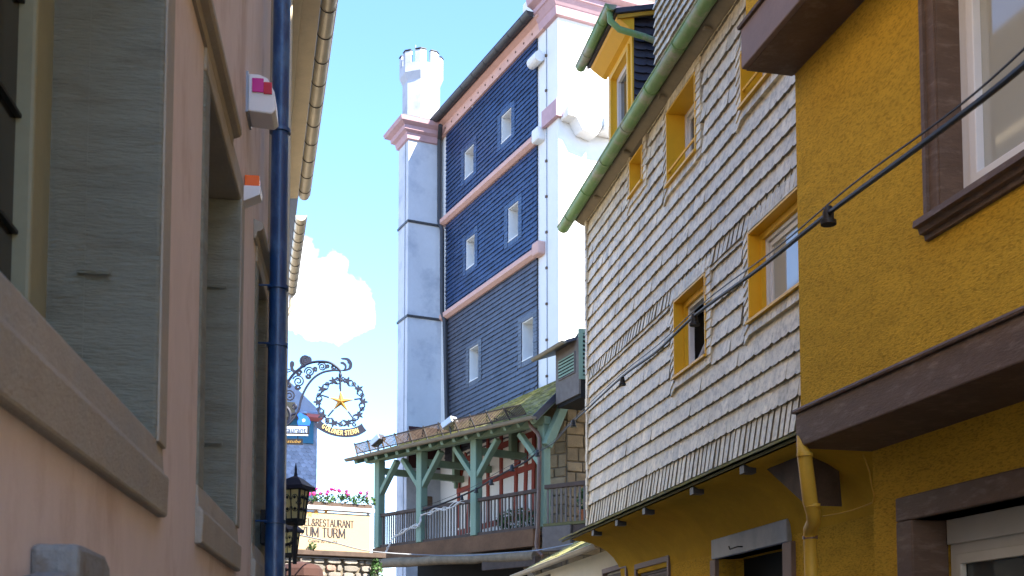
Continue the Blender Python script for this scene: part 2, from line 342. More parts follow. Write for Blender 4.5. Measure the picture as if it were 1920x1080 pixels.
for k, (s0, s1, z0, z1) in enumerate(wins):
    mb = MB(); mb.box(L, s1, s1+FWD, -DEP-.08, .012, z0-.02, z1); sr = part('window_jamb', mb, M['green_stone'], pink, bevel=.012)
    mb = MB(); mb.box(L, s0-FWD, s0, -DEP-.08, .012, z0-.02, z1); part('window_jamb', mb, M['green_stone'], pink, bevel=.012)
    mb = MB(); mb.box(L, s0-FWD, s1+FWD, -DEP-.08, .014, z1, z1+FWD); part('lintel', mb, M['stone'], sr, bevel=.012)
    mb = MB(); mb.extr(L, [(-DEP-.08, z0-.26),(.030, z0-.26),(.034, z0-.12),(.016, z0-.11),(.008, z0-.005),(-.03, z0),(-DEP-.08, z0+.01)], s0-FWD, s1+FWD); part('sill', mb, M['stone'], sr, bevel=.01)
    mb = MB(); mb.box(L, s1-.005, s1+.01, -DEP+.0, -DEP+.10, z0, z1); part('jamb_margin', mb, M['green_stone'], sr)
    # jamb edging strip of paler stone next to the plaster
    mb = MB(); mb.box(L, s1+.015, s1+FWD+.012, -.05, .020, z0-.02, z1+.02); part('jamb_edge', mb, M['stone'], sr, bevel=.006)
    fr = wpart(L, pink, s0, s1, z0, z1, -DEP-.09, M['green_frame'], M['pane_dark'], .13, .07, [('h', z0+.2+.37*i, .012, M['black']) for i in range(1, 6)]+[('v',(s0+s1)/2,.10)])
    mb = MB(); mb.box(L, s1-.27, s1-.13, -DEP-.085, -DEP+.0, z0+.06, z1-.06); part('sash', mb, M['green_frame'], fr, bevel=.012)
# shutter pins in the reveals
for px, py, w in ((180, 512, .10), (408, 538, .09), (400, 832, .09)):
    s = wins[0][1] if px < 300 else wins[1][1]
    o0, zz = L.cross(px, py, s); mb = MB(); mb.tube([L.p(s+.02, o0-.05, zz), L.p(s-.02, o0-.05, zz), L.p(s-.03, o0+.05, zz-.004)], .011, 6); part('shutter_pin', mb, M['green_stone'], pink)
# hood mouldings
for (sa, sb, px, py) in ((2.0, L.s(467, 335, .1), 471, 345), (wins[2][0]-.3, sEnd-.1, 0, 0)):
    zz = L.z(471, 345, .05)
    mb = MB(); mb.extr(L, [(-.02, zz-.06),(.015, zz-.06),(.022,zz-.02),(.05,zz-.01),(.06,zz+.005),(.06,zz+.035),(-.02,zz+.07)], sa, sb); part('hood_moulding', mb, M['stone'], pink)
# stone corner strip where the house ends
mb = MB(); mb.box(L, sEnd-.22, sEnd+.03, -.3, .022, -.1, 9.4); part('corner_strip', mb, M['stone'], pink)
# upper window sill seen at the top
# blue downpipe
c = L.hit(519, 700, .12); pcs = (c - L.O).dot(L.d)
top = L.p(pcs, .12, 7.4); 
mb = MB(); mb.tube([L.p(pcs,.12,-.0), L.p(pcs,.12,L.z(519,640,.12))], .062, 14); mb.tube([L.p(pcs,.12,L.z(519,640,.12)), top], .058, 14)
pipe = part('downpipe', mb, M['pipe_blue'], pink, smooth=True)
for py in (205, 530, 645, 985):
    zz = L.z(519, py, .12); mb = MB(); mb.tube([L.p(pcs,.12,zz-.012), L.p(pcs,.12,zz+.012)], .072, 14); mb.tube([L.p(pcs-.05,-.02,zz), L.p(pcs-.05,.1,zz)], .006, 5); part('pipe_clamp', mb, M['pipe_blue'], pipe, smooth=True)
# alarm boxes
s0 = L.s(466, 200); s1 = s0+.03
def alarm(px0, pyt, pyb, dep, wid, name):
    s = L.s(px0, (pyt+pyb)/2, .01); zt, zb = L.z(px0, pyt, .01), L.z(px0, pyb, .01); return s, zt, zb
s, zt, zb = alarm(468, 152, 226, 0, 0, '')
al = thing('alarm_siren', 'white alarm siren box with magenta and red lens, high on the pink wall', 'alarm box', L.p(s, 0, zb))
P = [(0.0, zb), (.135, zb-.012), (.16, zb+.012), (.15, zb+(zt-zb)*.55), (.11, zt-.02), (.06, zt), (0.0, zt)]
mb = MB(); mb.extr(L, [(o+.012, z) for o, z in P], s-.11, s+.11); part('housing', mb, M['white'], al, bevel=.008)
mb = MB(); mb.box(L, s-.12, s+.12, -.01, .013, zb-.01, zt+.01); part('back_plate', mb, M['lamp_grey'], al)
za, zc = zb+(zt-zb)*.50, zb+(zt-zb)*.86
mb = MB(); mb.box(L, s-.122, s-.105, .035, .10, za, zc); part('lens', mb, M['magenta'], al, label='magenta lens')
mb = MB(); mb.box(L, s-.121, s-.105, .101, .148, za-.008, zc-.02); part('lens', mb, M['red'], al, label='red lens')
s, zt, zb = alarm(462, 332, 388, 0, 0, '')
al = thing('alarm_strobe', 'small white alarm unit with an orange strobe cap under the siren', 'alarm box', L.p(s, 0, zb))
zm = zb+(zt-zb)*.60; dep = .095
mb = MB(); mb.extr(L, [(-.01, zb-.0), (dep, zb+.05), (dep, zm), (-.01, zm)], s-.06, s+.06); part('housing', mb, M['white'], al, bevel=.004)
mb = MB(); mb.extr(L, [(.004, zm), (dep-.008, zm), (dep-.010, zt), (.004, zt)], s-.05, s+.05); part('strobe_cap', mb, M['orange'], al, bevel=.005)
# stone stair parapet at the lower left
so = L.s(140, 1040, .06)
pr = thing('stone_parapet', 'weathered grey stone parapet end against the pink wall, bottom left corner', 'parapet', L.p(so, 0, 0))
q0, q1 = L.at(148, 1020, .10), L.at(210, 1045, .10)
zc = q0[1]
mb = MB(); mb.prism(L, [(q0[0], -.1), (q1[0], -.1), (q1[0], q1[1]-.07), (q1[0]-.012, q1[1]-.02), (q1[0]-.06, q1[1]+.0), (q0[0]+.08, zc+.004), (q0[0], zc)], .0, .10); part('newel', mb, M['rail_stone'], pr, bevel=.014)
mb = MB(); mb.prism(L, [(q0[0]-1.6, zc-.30), (q0[0]-.001, zc-.06), (q0[0]-.001, zc-.18), (q0[0]-1.6, zc-.42)], .01, .09); part('coping', mb, M['rail_stone'], pr, bevel=.012)
mb = MB(); mb.prism(L, [(q0[0]-1.6, -.1), (q0[0]-1.6, zc-.43), (q0[0]-.003, zc-.19), (q0[0]-.003, -.1)], .02, .08); part('stair_wall', mb, M['rail_stone'], pr)
# ================================================================== CREAM NEIGHBOUR
cr = thing('cream_house', 'cream house past the blue downpipe, its eaves carrying zinc gutters', 'house', N_.p(3,0,0))
OV = .36
sA, zg = N_.at(567, 370, OV)
s_b, _ = N_.at(545, 610, OV); zg2 = N_.z(570, 380, OV)
mb = MB(); mb.box(N_, .0, sA+.05, -5, 0, -.1, zg-.05); mb.box(N_, sA+.05, s_b-.1, -5, -.05, -.1, zg-.3); part('wall', mb, M['cream'], cr)
mb = MB(); mb.extr(N_, [(-.02, zg-.28),(.05,zg-.26),(.06,zg-.16),(.11,zg-.14),(.13,zg-.04),(OV-.06, zg-.02),(OV-.06,zg+.03),(-.02,zg+.05)], -.6, sA); part('eave_moulding', mb, M['cream_wood'], cr)
mb = MB(); mb.extr(N_, [(-.07, zg-.5),(.04,zg-.48),(.08,zg-.36),(OV-.18, zg-.28),(OV-.18,zg-.2),(-.07,zg-.2)], sA+.06, s_b); part('eave_moulding', mb, M['cream_wood'], cr)
mb = MB(); mb.extr(N_, [(-5, zg+4.2),(OV-.05, zg+.05),(OV-.05,zg+.1),(-5,zg+4.35)], -.5, s_b); part('roof', mb, M['dark_slate'], cr)
def gutter(F, s0, s1, o, z, r, mt, parent, n=10, name='gutter', rings=0, ringmat=None, dz=0):
    m = MB(); k0 = 0; th = .008
    for (s, zz) in ((s0, z), (s1, z+dz)):
        for rr in (r, r-th):
            for j in range(n+1):
                a = math.pi + math.pi*j/n
                m.v.append(F.p(s, o+rr*math.cos(a), zz+rr*math.sin(a)))
    q = n+1
    for j in range(n):
        m.f += [(j, j+1, 2*q+j+1, 2*q+j), (q+j, 3*q+j, 3*q+j+1, q+j+1), (j, q+j, q+j+1, j+1), (2*q+j, 2*q+j+1, 3*q+j+1, 3*q+j)]
    m.f += [(0, 2*q, 3*q, q), (n, q+n, 3*q+n, 2*q+n)]
    m.f.append(tuple(range(q+n, q-1, -1))); m.f.append(tuple(range(3*q, 3*q+n+1)))   # end caps
    m.t = [1.0]*len(m.f)
    g = part(name, m, mt, parent, smooth=True)
    b = MB(); b.tube([F.p(s0, o+r, z), F.p(s1, o+r, z+dz)], .011, 6); part('gutter_bead', b, mt, g, smooth=True)
    for i in range(rings):
        s = s0+(s1-s0)*(i+.5)/rings; zz = z+dz*(i+.5)/rings; b = MB()
        b.tube([F.p(s, o+(r+.004)*math.cos(math.pi+math.pi*j/n), zz+(r+.004)*math.sin(math.pi+math.pi*j/n)) for j in range(n+1)], .006, 5); part('gutter_strap', b, ringmat or mt, g)
    return g
gr = .075
gutter(N_, -1.0, sA+.02, OV+.02, zg+.04, gr, M['zinc'], cr, rings=14, ringmat=M['dark_gutter'])
g2 = gutter(N_, sA+.35, s_b, OV+.0, zg-.12, .075, M['zinc'], cr, rings=10, ringmat=M['dark_gutter'])
mb = MB(); mb.tube([N_.p(s_b-.1, OV, zg-.2), N_.p(s_b-.1, OV, zg-.4), N_.p(s_b-.1, OV-.06, zg-.52), N_.p(s_b-.1, OV-.20, zg-.58), N_.p(s_b-.1, -.06, zg-.62)], .04, 8); part('gutter_elbow', mb, M['zinc'], cr, smooth=True)
# ================================================================== YELLOW HOUSE (right)
yh = thing('yellow_house', 'ochre yellow roughcast house with brown jetty beams, at the right edge', 'house', Y.p(-3,0,0))
# planes: middle floor o=0 ; ground floor o=-oG ; upper floor o=+oU
sC = 0.0
oG = -Y.cross(1636, 853, sC)[0]; 
oU = Y.cross(1400, 130, sC)[0]
zB1, zB0 = Y.z(1503, 772, .03), Y.z(1511, 834, .03)                   # lower beam top/bottom
zU0 = Y.cross(1404, 128, sC)[1]
fz = Y.z(1404, 92, oU); zU1 = zU0 + .30
print('Y', oG, oU, zB0, zB1, zU0)
# right window opening on middle floor
wA = Y.s(1745, 380); wz0 = Y.z(1752, 395)
hole_mid = (wA-1.5, wA-.11, wz0+.0, wz0+1.75)
mb = MB(); mb.holes(Y, -14, sC, zB0+.02, zU0+.05, -.5, 0, [hole_mid]); part('middle_wall', mb, M['yellow'], yh)
gA, gz1 = Y.at(1671, 945, -oG)
gi = Y.s(1712, 975, -oG); giz = Y.z(1712, 975, -oG)
hole_g = (gi-1.9, gi, .9, giz)
mb = MB(); mb.holes(Y, -14, sC+.001, -.1, zB0+.03, -oG-.4, -oG, [hole_g]); part('ground_wall', mb, M['yellow'], yh)
mb = MB(); mb.box(Y, -14, sC, -.5, oU, zU0+.02, 11.5); part('upper_wall', mb, M['yellow'], yh)
mb = MB(); mb.box(Y, -14, sC-.01, -7, -oG-.45, -.1, 11.4); part('inner_core', mb, M['dark'], yh)
mb = MB(); mb.extr(Y, [(-7.2,15.5),(oU+.4,11.4),(oU+.4,11.55),(-7.2,15.7)], -14, sC+.2); part('roof', mb, M['dark_slate'], yh)
# jetty beams
mb = MB(); mb.box(Y, -14, sC+.02, -oG-.01, .035, zB0, zB1); part('jetty_beam', mb, M['brown'], yh, bevel=.01)
mb = MB(); mb.extr(Y, [(-.01,zB1),(.055,zB1),(.06,zB1+.012),(.05,zB1+.03),(-.01,zB1+.045)], -14, sC+.03); part('beam_moulding', mb, M['brown'], yh)
mb = MB(); mb.box(Y, -14, sC+.03, -.02, oU+.03, zU0, zU1); part('jetty_beam', mb, M['mauve'], yh, bevel=.01)
mb = MB(); mb.box(Y, -14, sC+.025, .01, oU-.01, zU0-.006, zU0-.001); part('jetty_soffit', mb, M['brown'], yh)
mb = MB(); mb.extr(Y, [(oU-.01,zU1),(oU+.05,zU1),(oU+.055,zU1+.02),(oU+.04,zU1+.035),(oU-.01,zU1+.05)], -14, sC+.04); part('beam_moulding', mb, M['brown'], yh)
# middle window with brown surround
s0, s1, z0, z1 = hole_mid
mb = MB(); mb.box(Y, s1+.075, s1+.11, -.03, .05, z0-.02, z1+.12); jo = mb
mb = MB(); mb.box(Y, s1-.005, s1+.11, -.05, .03, z0-.02, z1+.11); sr = part('window_jamb', mb, M['brown'], yh, bevel=.006)
part('jamb_moulding', jo, M['brown'], sr)
mb = MB(); mb.box(Y, s1-.02, s1-.0055, -.22, .02, z0-.0, z1); part('reveal_board', mb, M['brown'], sr)
mb = MB(); mb.box(Y, s0-.11, s1-.006, -.05, .032, z1, z1+.11); part('lintel_board', mb, M['brown'], sr)
mb = MB(); mb.extr(Y, [(-.2,z0-.02),(.10,z0-.05),(.105,z0-.09),(.07,z0-.095),(.06,z0-.125),(.03,z0-.13),(.025,z0-.16),(-.02,z0-.165),(-.2,z0-.1)], s0-.15, s1+.14); part('sill', mb, M['brown'], sr)
w = wpart(Y, yh, s0+.1, s1-.021, z0, z1, -.20, M['pvc'], M['pane_pale'], .085, .07, [('v', s1-.86, .10)])
mb = MB(); mb.holes(Y, s1-.82, s1-.10, z0+.07, z1-.07, -.17, -.115, [(s1-.75, s1-.17, z0+.14, z1-.14)]); part('sash', mb, M['pvc'], w, bevel=.006)
# ground floor window with thick brown surround
s0, s1, z0, z1 = hole_g
mb = MB(); mb.box(Y, s1-.03, s1+.17, -oG-.25, -oG+.03, .7, z1-.0); sr = part('window_jamb', mb, M['brown'], yh, bevel=.012)
mb = MB(); mb.box(Y, s0-.17, s1+.17, -oG-.25, -oG+.031, z1, z1+.17); part('window_lintel', mb, M['brown'], sr, bevel=.012)
w = wpart(Y, yh, s0, s1-.05, .95, z1-.17, -oG-.32, M['pvc_cream'], M['pane'], .07, .07, [])
mb = MB(); mb.box(Y, s0, s1-.05, -oG-.33, -oG-.22, z1-.17, z1-.001); part('roller_box', mb, M['pvc_cream'], w, bevel=.006)
mb = MB(); mb.holes(Y, s0+.05, s1-.12, 1.0, z1-.24, -oG-.28, -oG-.235, [(s0+.1, s1-.18, 1.1, z1-.31)]); part('sash', mb, M['pvc_cream'], w, bevel=.005)
# cable clipped to the ground floor wall
pts = [(1620,853),(1624,862),(1632,885),(1637,915),(1641,930),(1637,943),(1620,950),(1600,957),(1580,962),(1545,968)]
mb = MB(); mb.tube([Y.p(*(lambda q: (q[0], -oG+.008, q[1]))(Y.at(x,y,-oG))) for x, y in pts], .006, 5); part('wall_cable', mb, M['yellow_pipe'], yh)
# ================================================================== SLATE-HUNG HOUSE
sh = thing('slate_house', 'house hung with pale weathered slates, yellow window reveals and a green gutter', 'house', R.p(12,0,0))
sR0 = R.s(1500, 600)-.6; sR1 = R.s(1105, 700)
zb = (R.z(1112, 985)+R.z(1500, 805))/2
GO = .21
zGut = R.z(1195, 222, GO)
zTop = zGut - .02
print('R', sR0, sR1, zb, zGut, R.z(1062,428,GO), R.z(1320,10,GO))
def hole(x0, x1, yt, yb, xr=None):
    """x0,x1 px of far / near jambs, y px of head and foot at the far jamb"""
    a, b = R.s(x1, (yt+yb)/2), R.s(x0, (yt+yb)/2); return (a, b, R.z(x0, yb), R.z(x0, yt))
H = [hole(1271, 1331, 566, 711), hole(1412, 1512, 437, 607), hole(1257, 1312, 212, 352), hole(1187, 1211, 305, 372), hole(1397, 1470, 100, 205)]
mb = MB(); mb.holes(R, sR0, sR1, zb-.02, zTop, -.45, -.02, H); part('wall', mb, M['slate_back'], sh)
mb = MB(); mb.box(R, sR0, sR1-.05, -6, -.9, -.1, zTop-.1); part('inner_core', mb, M['dark'], sh)
# slates ------------------------------------------------------------
rs = random.Random(3)
slist = []           # (size key, s, z, rect, type)
def clip(rect):
    s0, s1, z0, z1 = rect
    for h in H:
        if s1 > h[0] and s0 < h[1] and z1 > h[2] and z0 < h[3]:
            if s0 < h[0] and h[0]-s0 > .03: s1 = h[0]
            elif s1 > h[1] and s1-h[1] > .03: s0 = h[1]
            elif z0 < h[2] and h[2]-z0 > .05: z1 = h[2]
            elif z1 > h[3] and z1-h[3] > .05: z0 = h[3]
            else: return None
    return (s0, s1, z0, z1)
BM = .13            # border slates round each window
def inborder(s, z):
    for i, h in enumerate(H):
        if h[0]-BM < s < h[1]+BM and h[2]-.11 < z < h[3]+.15: return True
    return False
zc = zb; courses = []
courses.append((zc, .27, 'v')); zc += .27
headz = H[0][3]+.02
while zc + .20 < headz: courses.append((zc, .185, 'n')); zc += .185
courses.append((zc, headz-zc, 'n')) if headz-zc > .04 else None
zc = headz; courses.append((zc, .17, 'h')); zc += .17
while zc < zTop-.18: courses.append((zc, .172, 'n')); zc += .172
courses.append((zc, zTop-zc, 'n'))
def sag(s, z): return .035*math.sin((s-sR0)/(sR1-sR0)*math.pi)*0 
pieces = []          # s,z,w,h,kind,rect
for zc, e, kd in courses:
    s = sR0 + rs.uniform(0, .1)-.1
    while s < sR1:
        w = rs.uniform(.135, .205) if kd == 'n' else rs.uniform(.105, .14)
        a, b = max(s, sR0), min(s+w, sR1)
        if b-a > .02:
            r = clip((a, b, zc, zc+e))
            if r: pieces.append((r, kd, r == (a, b, zc, zc+e) and abs(b-a-w) < 1e-6))
        s += w
def slate_mb(F, r, kd, rnd, o_base=0.0, m=None, over=.05):
    s0, s1, z0, z1 = r; m = m or MB(); m.tone = rnd.choice((.80,.92,.97,1,1,1.03,1.08,1.16))*rnd.uniform(.95,1.05)
    g = .0008; w = s1-s0; h = z1-z0; t = rnd.uniform(.030,.042); top = z1+over; j = rnd.uniform(-.006,.006)
    lean = .05 if kd == 'v' else (.035 if kd == 'h' else 0)
    if lean: g = .009 if kd == 'v' else .006
    if kd == 'n': out = [(s0+g, z0+.012+j), (s0+w*.2, z0+j*.5), (s0+w*.78, z0-.004), (s1-g, z0+h*.09), (s1-g, top), (s0+g, top)]
    else: out = [(s0+g, z0), (s1-g-.002, z0+.003), (s1-g-lean, top-.03), (s0+g-lean, top-.03)]
    n = len(out); hh = top-z0
    fr = [F.p(a, o_base+.004+t*(1-(z-z0)/hh)+(.008*(s1-a)/w if lean else .003*(a-s0)/w), z) for a, z in out]; bk = [F.p(a, o_base-.012, z) for a, z in out]
    m.add(fr+bk, [tuple(range(n))]); m.tone *= .3; k = len(m.v)-2*n  # edge faces coloured dark to draw the shadow lines between slates
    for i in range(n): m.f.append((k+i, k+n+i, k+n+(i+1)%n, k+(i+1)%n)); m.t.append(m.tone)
    return m
def proj_area(r):
    c = R.p((r[0]+r[1])/2, 0, (r[2]+r[3])/2)-CAM; return (r[1]-r[0])*(r[3]-r[2])*abs(c.normalized().dot(R.n))/c.length_squared
vis = []
for pc in pieces:
    r, kd, full = pc; cs, czz = (r[0]+r[1])/2, (r[2]+r[3])/2
    if inborder(cs, czz) and kd == 'n': continue
    vis.append(pc)
# order by apparent size; the biggest that the picture shows become single parts
def seen(r):
    c = R.p((r[0]+r[1])/2, .02, (r[2]+r[3])/2)-CAM; f = c.y*math.cos(PITCH)+c.z*math.sin(PITCH); x = CX+FPX*c.x/f; y = PPY-FPX*(c.z*math.cos(PITCH)-c.y*math.sin(PITCH))/f
    return x < 1500 and y > -10 and not (x > 1395 and y < 130)
order = sorted(vis, key=lambda q: (-proj_area(q[0]) if seen(q[0]) else 1))
rest = MB()
shared = {}
for i, (r, kd, full) in enumerate(order):
    if i < 300:
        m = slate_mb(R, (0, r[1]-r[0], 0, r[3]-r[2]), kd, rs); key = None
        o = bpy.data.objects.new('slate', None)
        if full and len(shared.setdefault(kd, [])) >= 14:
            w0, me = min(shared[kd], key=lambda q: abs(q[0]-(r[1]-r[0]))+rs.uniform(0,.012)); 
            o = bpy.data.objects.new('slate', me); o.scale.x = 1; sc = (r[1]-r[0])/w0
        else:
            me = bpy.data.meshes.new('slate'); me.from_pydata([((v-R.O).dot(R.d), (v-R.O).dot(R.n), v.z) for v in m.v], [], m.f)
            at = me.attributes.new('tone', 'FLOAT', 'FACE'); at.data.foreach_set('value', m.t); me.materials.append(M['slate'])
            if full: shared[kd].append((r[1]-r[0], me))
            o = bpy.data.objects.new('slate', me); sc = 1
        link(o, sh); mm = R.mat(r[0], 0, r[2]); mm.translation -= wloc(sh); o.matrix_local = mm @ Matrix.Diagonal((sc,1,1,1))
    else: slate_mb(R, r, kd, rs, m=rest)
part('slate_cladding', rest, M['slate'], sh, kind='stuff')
# border slates: slanting teeth at the jambs, a row below and above each window
for k, h in enumerate(H):
    bm_ = MB(); z = h[2]-.10
    while z < h[3]+.12:
        for (a, b, dirn) in ((h[1], h[1]+BM, 1), (h[0]-BM, h[0]-.0, -1)):
            bm_.tone = rs.uniform(.75, 1.25)
            if dirn == 1: out = [(a, z), (b, z-.07), (b, z+.035), (a, z+.105)]
            else: out = [(a, z), (b, z-.0), (b, z+.10), (a, z+.10)]
            fr = [R.p(s, .032+.014*(1 if i < 2 else 0), zz) for i, (s, zz) in enumerate(out)]; bk = [R.p(s, -.01, zz) for s, zz in out]
            bm_.add(fr+bk, [(0,1,2,3)]+[(i, 4+i, 4+(i+1)%4, (i+1)%4) for i in range(4)])
        z += .088
    s = h[0]
    while s < h[1]:
        e = min(s+.10, h[1]); bm_.tone = rs.uniform(.75, 1.2)
        for (za, zz) in ((h[2]-.11, h[2]-.012), (h[3]+.01, h[3]+.15)):
            if k == 3 and za > h[3]: continue
            out = [(s, za), (e-.008, za), (e-.02, zz), (s-.012, zz)]
            bm_.add([R.p(a, .036+.014*(1 if i < 2 else 0), q) for i, (a, q) in enumerate(out)]+[R.p(a, -.01, q) for a, q in out], [(0,1,2,3)]+[(i, 4+i, 4+(i+1)%4, (i+1)%4) for i in range(4)])
        s = e
    part('border_slates', bm_, M['slate'], sh, kind='stuff')
# far corner edging slates
mb = MB(); z = zb
while z < zTop:
    mb.tone = rs.uniform(.7, 1.15); mb.box(R, sR1-.06, sR1+.035, -.2, .045+rs.uniform(0,.012), z, z+.105); z += .11
part('corner_slates', mb, M['slate'], sh, kind='stuff')
# windows
for k, h in enumerate(H):
    s0, s1, z0, z1 = h; D = .17 if k in (2, 4) else .10
    mb = MB(); e = .018
    mb.box(R, s1-e, s1+.0, -D, .05, z0, z1); mb.box(R, s0, s0+e, -D, .05, z0, z1); mb.box(R, s0+e, s1-e, -D, .05, z1-e, z1)
    rv = part('window', mb, M['yellow_paint'], sh)
    mb = MB(); mb.extr(R, [(-D, z0), (.075, z0-.012), (.075, z0+.012), (-D, z0+.03)], s0-.02, s1+.02); part('sill', mb, M['yellow_paint'], rv)
    if k in (0, 1):
        mb = MB(); mb.holes(R, s0+e, s1-e, z0+.02, z1-e, -D, -D+.045, [(s0+e+.06, s1-e-.06, z0+.09, z1-e-.06)]); part('casing', mb, M['yellow_paint'], rv)
        q0, q1, y0, y1 = s0+.06, s1-.06, z0+.06, z1-.06
    else: q0, q1, y0, y1 = s0+e, s1-e, z0+.03, z1-e
    mb = MB(); mb.holes(R, q0, q1, y0, y1, -D-.05, -D+.01, [(q0+.05, q1-.05, y0+.05, y1-.05)]); part('frame', mb, M['pvc'], rv, bevel=.006)
    mb = MB(); mb.holes(R, q0+.055, q1-.055, y0+.055, y1-.055, -D-.045, -D-.012, [(q0+.10, q1-.10, y0+.10, y1-.10)])
    sash = part('sash', mb, M['pvc'], rv, bevel=.005)
    if k == 0:    # tilted open
        mb.v = [v + R.n*(-.32*max(0, (v.z-y0)/(y1-y0))) for v in mb.v]; bpy.data.objects.remove(sash); part('sash', mb, M['pvc'], rv, bevel=.005)
    mb = MB(); mb.box(R, q0+.04, q1-.04, -D-.04, -D-.03, y0+.04, y1-.04)
    if k == 0: mb.v = [v + R.n*(-.32*max(0, (v.z-y0)/(y1-y0))) for v in mb.v]
    part('pane', mb, M['pane_pale'] if k == 1 else M['pane'], rv)
    mb = MB(); mb.box(R, s0-.1, s1+.1, -D-.5, -D-.46, z0-.1, z1+.1); part('room_backing', mb, M['dark'], rv)
    if k in (2, 4):
        mb = MB(); mb.tube([R.p(s0, .03, z0+.16), R.p(s1, .03, z0+.16)], .014, 6); part('guard_rail', mb, M['yellow_paint'], rv)
# eave: soffit, green gutter
mb = MB(); mb.extr(R, [(-.05, zTop-.04), (.05, zTop-.03), (GO-.06, zTop+.03), (GO-.04, zTop+.06), (-.05, zTop+.1)], sR0, sR1+.15); part('soffit', mb, M['soffit'], sh)
ge = R.s(1060, 430, GO)
gutter(R, sR0-.5, ge, GO+.03, zGut+.05, .085, M['gutter_green'], sh, n=12, rings=9, ringmat=M['gutter_green'])
for i in range(5):
    s = sR0+.9+i*1.4; mb = MB(); mb.box(R, s, s+.05, .05, GO-.06, zTop-.03, zTop+.0); part('rafter_end', mb, M['soffit'], sh)
# roof (slates) of pitch 52 deg, far verge
pt = math.tan(R_(52))
def roofp(s, o, up): return R.p(s, GO-.04-o, zTop+.07+o*pt+up)
mb = MB(); mb.hexa([roofp(sR0-.6,0,-.05), roofp(sR1+.12,0,-.05), roofp(sR1+.12,4.2,-.05), roofp(sR0-.6,4.2,-.05), roofp(sR0-.6,0,0), roofp(sR1+.12,0,0), roofp(sR1+.12,4.2,0), roofp(sR0-.6,4.2,0)]); part('roof', mb, M['slate_back'], sh)
mb = MB()
for i in range(30):
    o = i*.1
    s = sR0-.6+(i%2)*.08
    while s < sR1+.1:
        mb.tone = rs.uniform(.7, 1.35); w = .155
        a, b, c_, d_ = roofp(s,o,.028), roofp(s+w,o,.028), roofp(s+w,o+.12,.004), roofp(s,o+.12,.004)
        mb.add([a,b,c_,d_,roofp(s,o,0),roofp(s+w,o,0)], [(0,1,2,3),(0,4,5,1)]); s += w+.006
part('roof_slates', mb, M['dark_slate'], sh, kind='stuff')
# raised slate-hung cross gable standing on the eave, nearer the camera
sg = R.s(1226, 100, -.05)
mb = MB(); mb.box(R, sR0-.5, sg, -3.2, -.09, zTop+.1, zTop+4.2); cg = part('cross_gable', mb, M['slate_back'], sh)
mb = MB(); z = zTop+.1; i = 0
while z < zTop+2.8:
    s = sR0+.4+(i%2)*.07
    while s < sg-.02:
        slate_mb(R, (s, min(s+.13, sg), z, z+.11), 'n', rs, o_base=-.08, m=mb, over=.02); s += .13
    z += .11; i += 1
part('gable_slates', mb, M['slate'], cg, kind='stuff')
# dormer --------------------------------------------------------------
dO = -.10
sd0, sd1 = R.s(1186, 220, dO), R.s(1141, 200, dO)
zd1 = R.z(1141, 128, dO)+.05
zd0 = zTop+.0
mb = MB(); hh = (sd0+.16, sd1-.2, zd0+.35, zd1-.30)
mb.holes(R, sd0, sd1, zd0, zd1, dO-.15, dO, [hh]); dm = part('dormer', mb, M['yellow_paint'], sh)
mb = MB(); mb.holes(R, hh[0]-.06, hh[1]+.06, hh[2]-.06, hh[3]+.06, dO, dO+.03, [hh]); part('casing', mb, M['yellow_paint'], dm, bevel=.006)
mb = MB(); mb.holes(R, *hh, dO-.13, dO-.06, [(hh[0]+.07, hh[1]-.07, hh[2]+.07, hh[3]-.07)]); part('window_frame', mb, M['pvc'], dm)
mb = MB(); mb.box(R, hh[0]+.05, hh[1]-.05, dO-.12, dO-.10, hh[2]+.05, hh[3]-.05); part('pane', mb, M['pane'], dm)
mb = MB(); mb.prism(R, [(sd0,zd0),(sd1,zd0),(sd1,zd1),(sd0,zd1)], dO-2.6, dO-.151); part('cheek_core', mb, M['slate_back'], dm)
cf = Frame(960, 1, 0, 1); cf.O = R.p(sd0, dO, 0); cf.d = -R.n; cf.n = -R.d
mb = MB(); z = zd0-.1
while z < zd1-.02:
    s = .02
    while s < 2.4:
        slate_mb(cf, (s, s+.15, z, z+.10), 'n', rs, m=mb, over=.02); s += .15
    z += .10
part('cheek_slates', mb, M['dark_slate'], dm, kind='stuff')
mb = MB(); mb.hexa([R.p(sd0-.16,dO+.26,zd1-.01),R.p(sd1+.14,dO+.26,zd1-.01),R.p(sd1+.14,dO-2.6,zd1+.62),R.p(sd0-.16,dO-2.6,zd1+.62),R.p(sd0-.16,dO+.26,zd1+.05),R.p(sd1+.14,dO+.26,zd1+.05),R.p(sd1+.14,dO-2.6,zd1+.69),R.p(sd0-.16,dO-2.6,zd1+.69)]); part('dormer_roof', mb, M['dark_slate'], dm)
mb = MB(); mb.hexa([R.p(sd0-.13,dO+.22,zd1-.06),R.p(sd0-.10,dO+.22,zd1-.06),R.p(sd0-.10,dO-2.5,zd1+.55),R.p(sd0-.13,dO-2.5,zd1+.55),R.p(sd0-.13,dO+.22,zd1-.012),R.p(sd0-.10,dO+.22,zd1-.012),R.p(sd0-.10,dO-2.5,zd1+.598),R.p(sd0-.13,dO-2.5,zd1+.598)]); part('verge_board', mb, M['yellow_pipe'], dm)
mb = MB(); mb.extr(R, [(dO,zd1-.16),(dO+.06,zd1-.14),(dO+.20,zd1-.04),(dO+.22,zd1-.012),(dO,zd1-.012)], sd0-.10, sd1+.1); part('cornice', mb, M['yellow_paint'], dm)
gutter(R, sd0-.2, sd1+.25, dO+.32, zd1+.07, .07, M['gutter_green'], dm, n=10, rings=2, ringmat=M['gutter_green'])
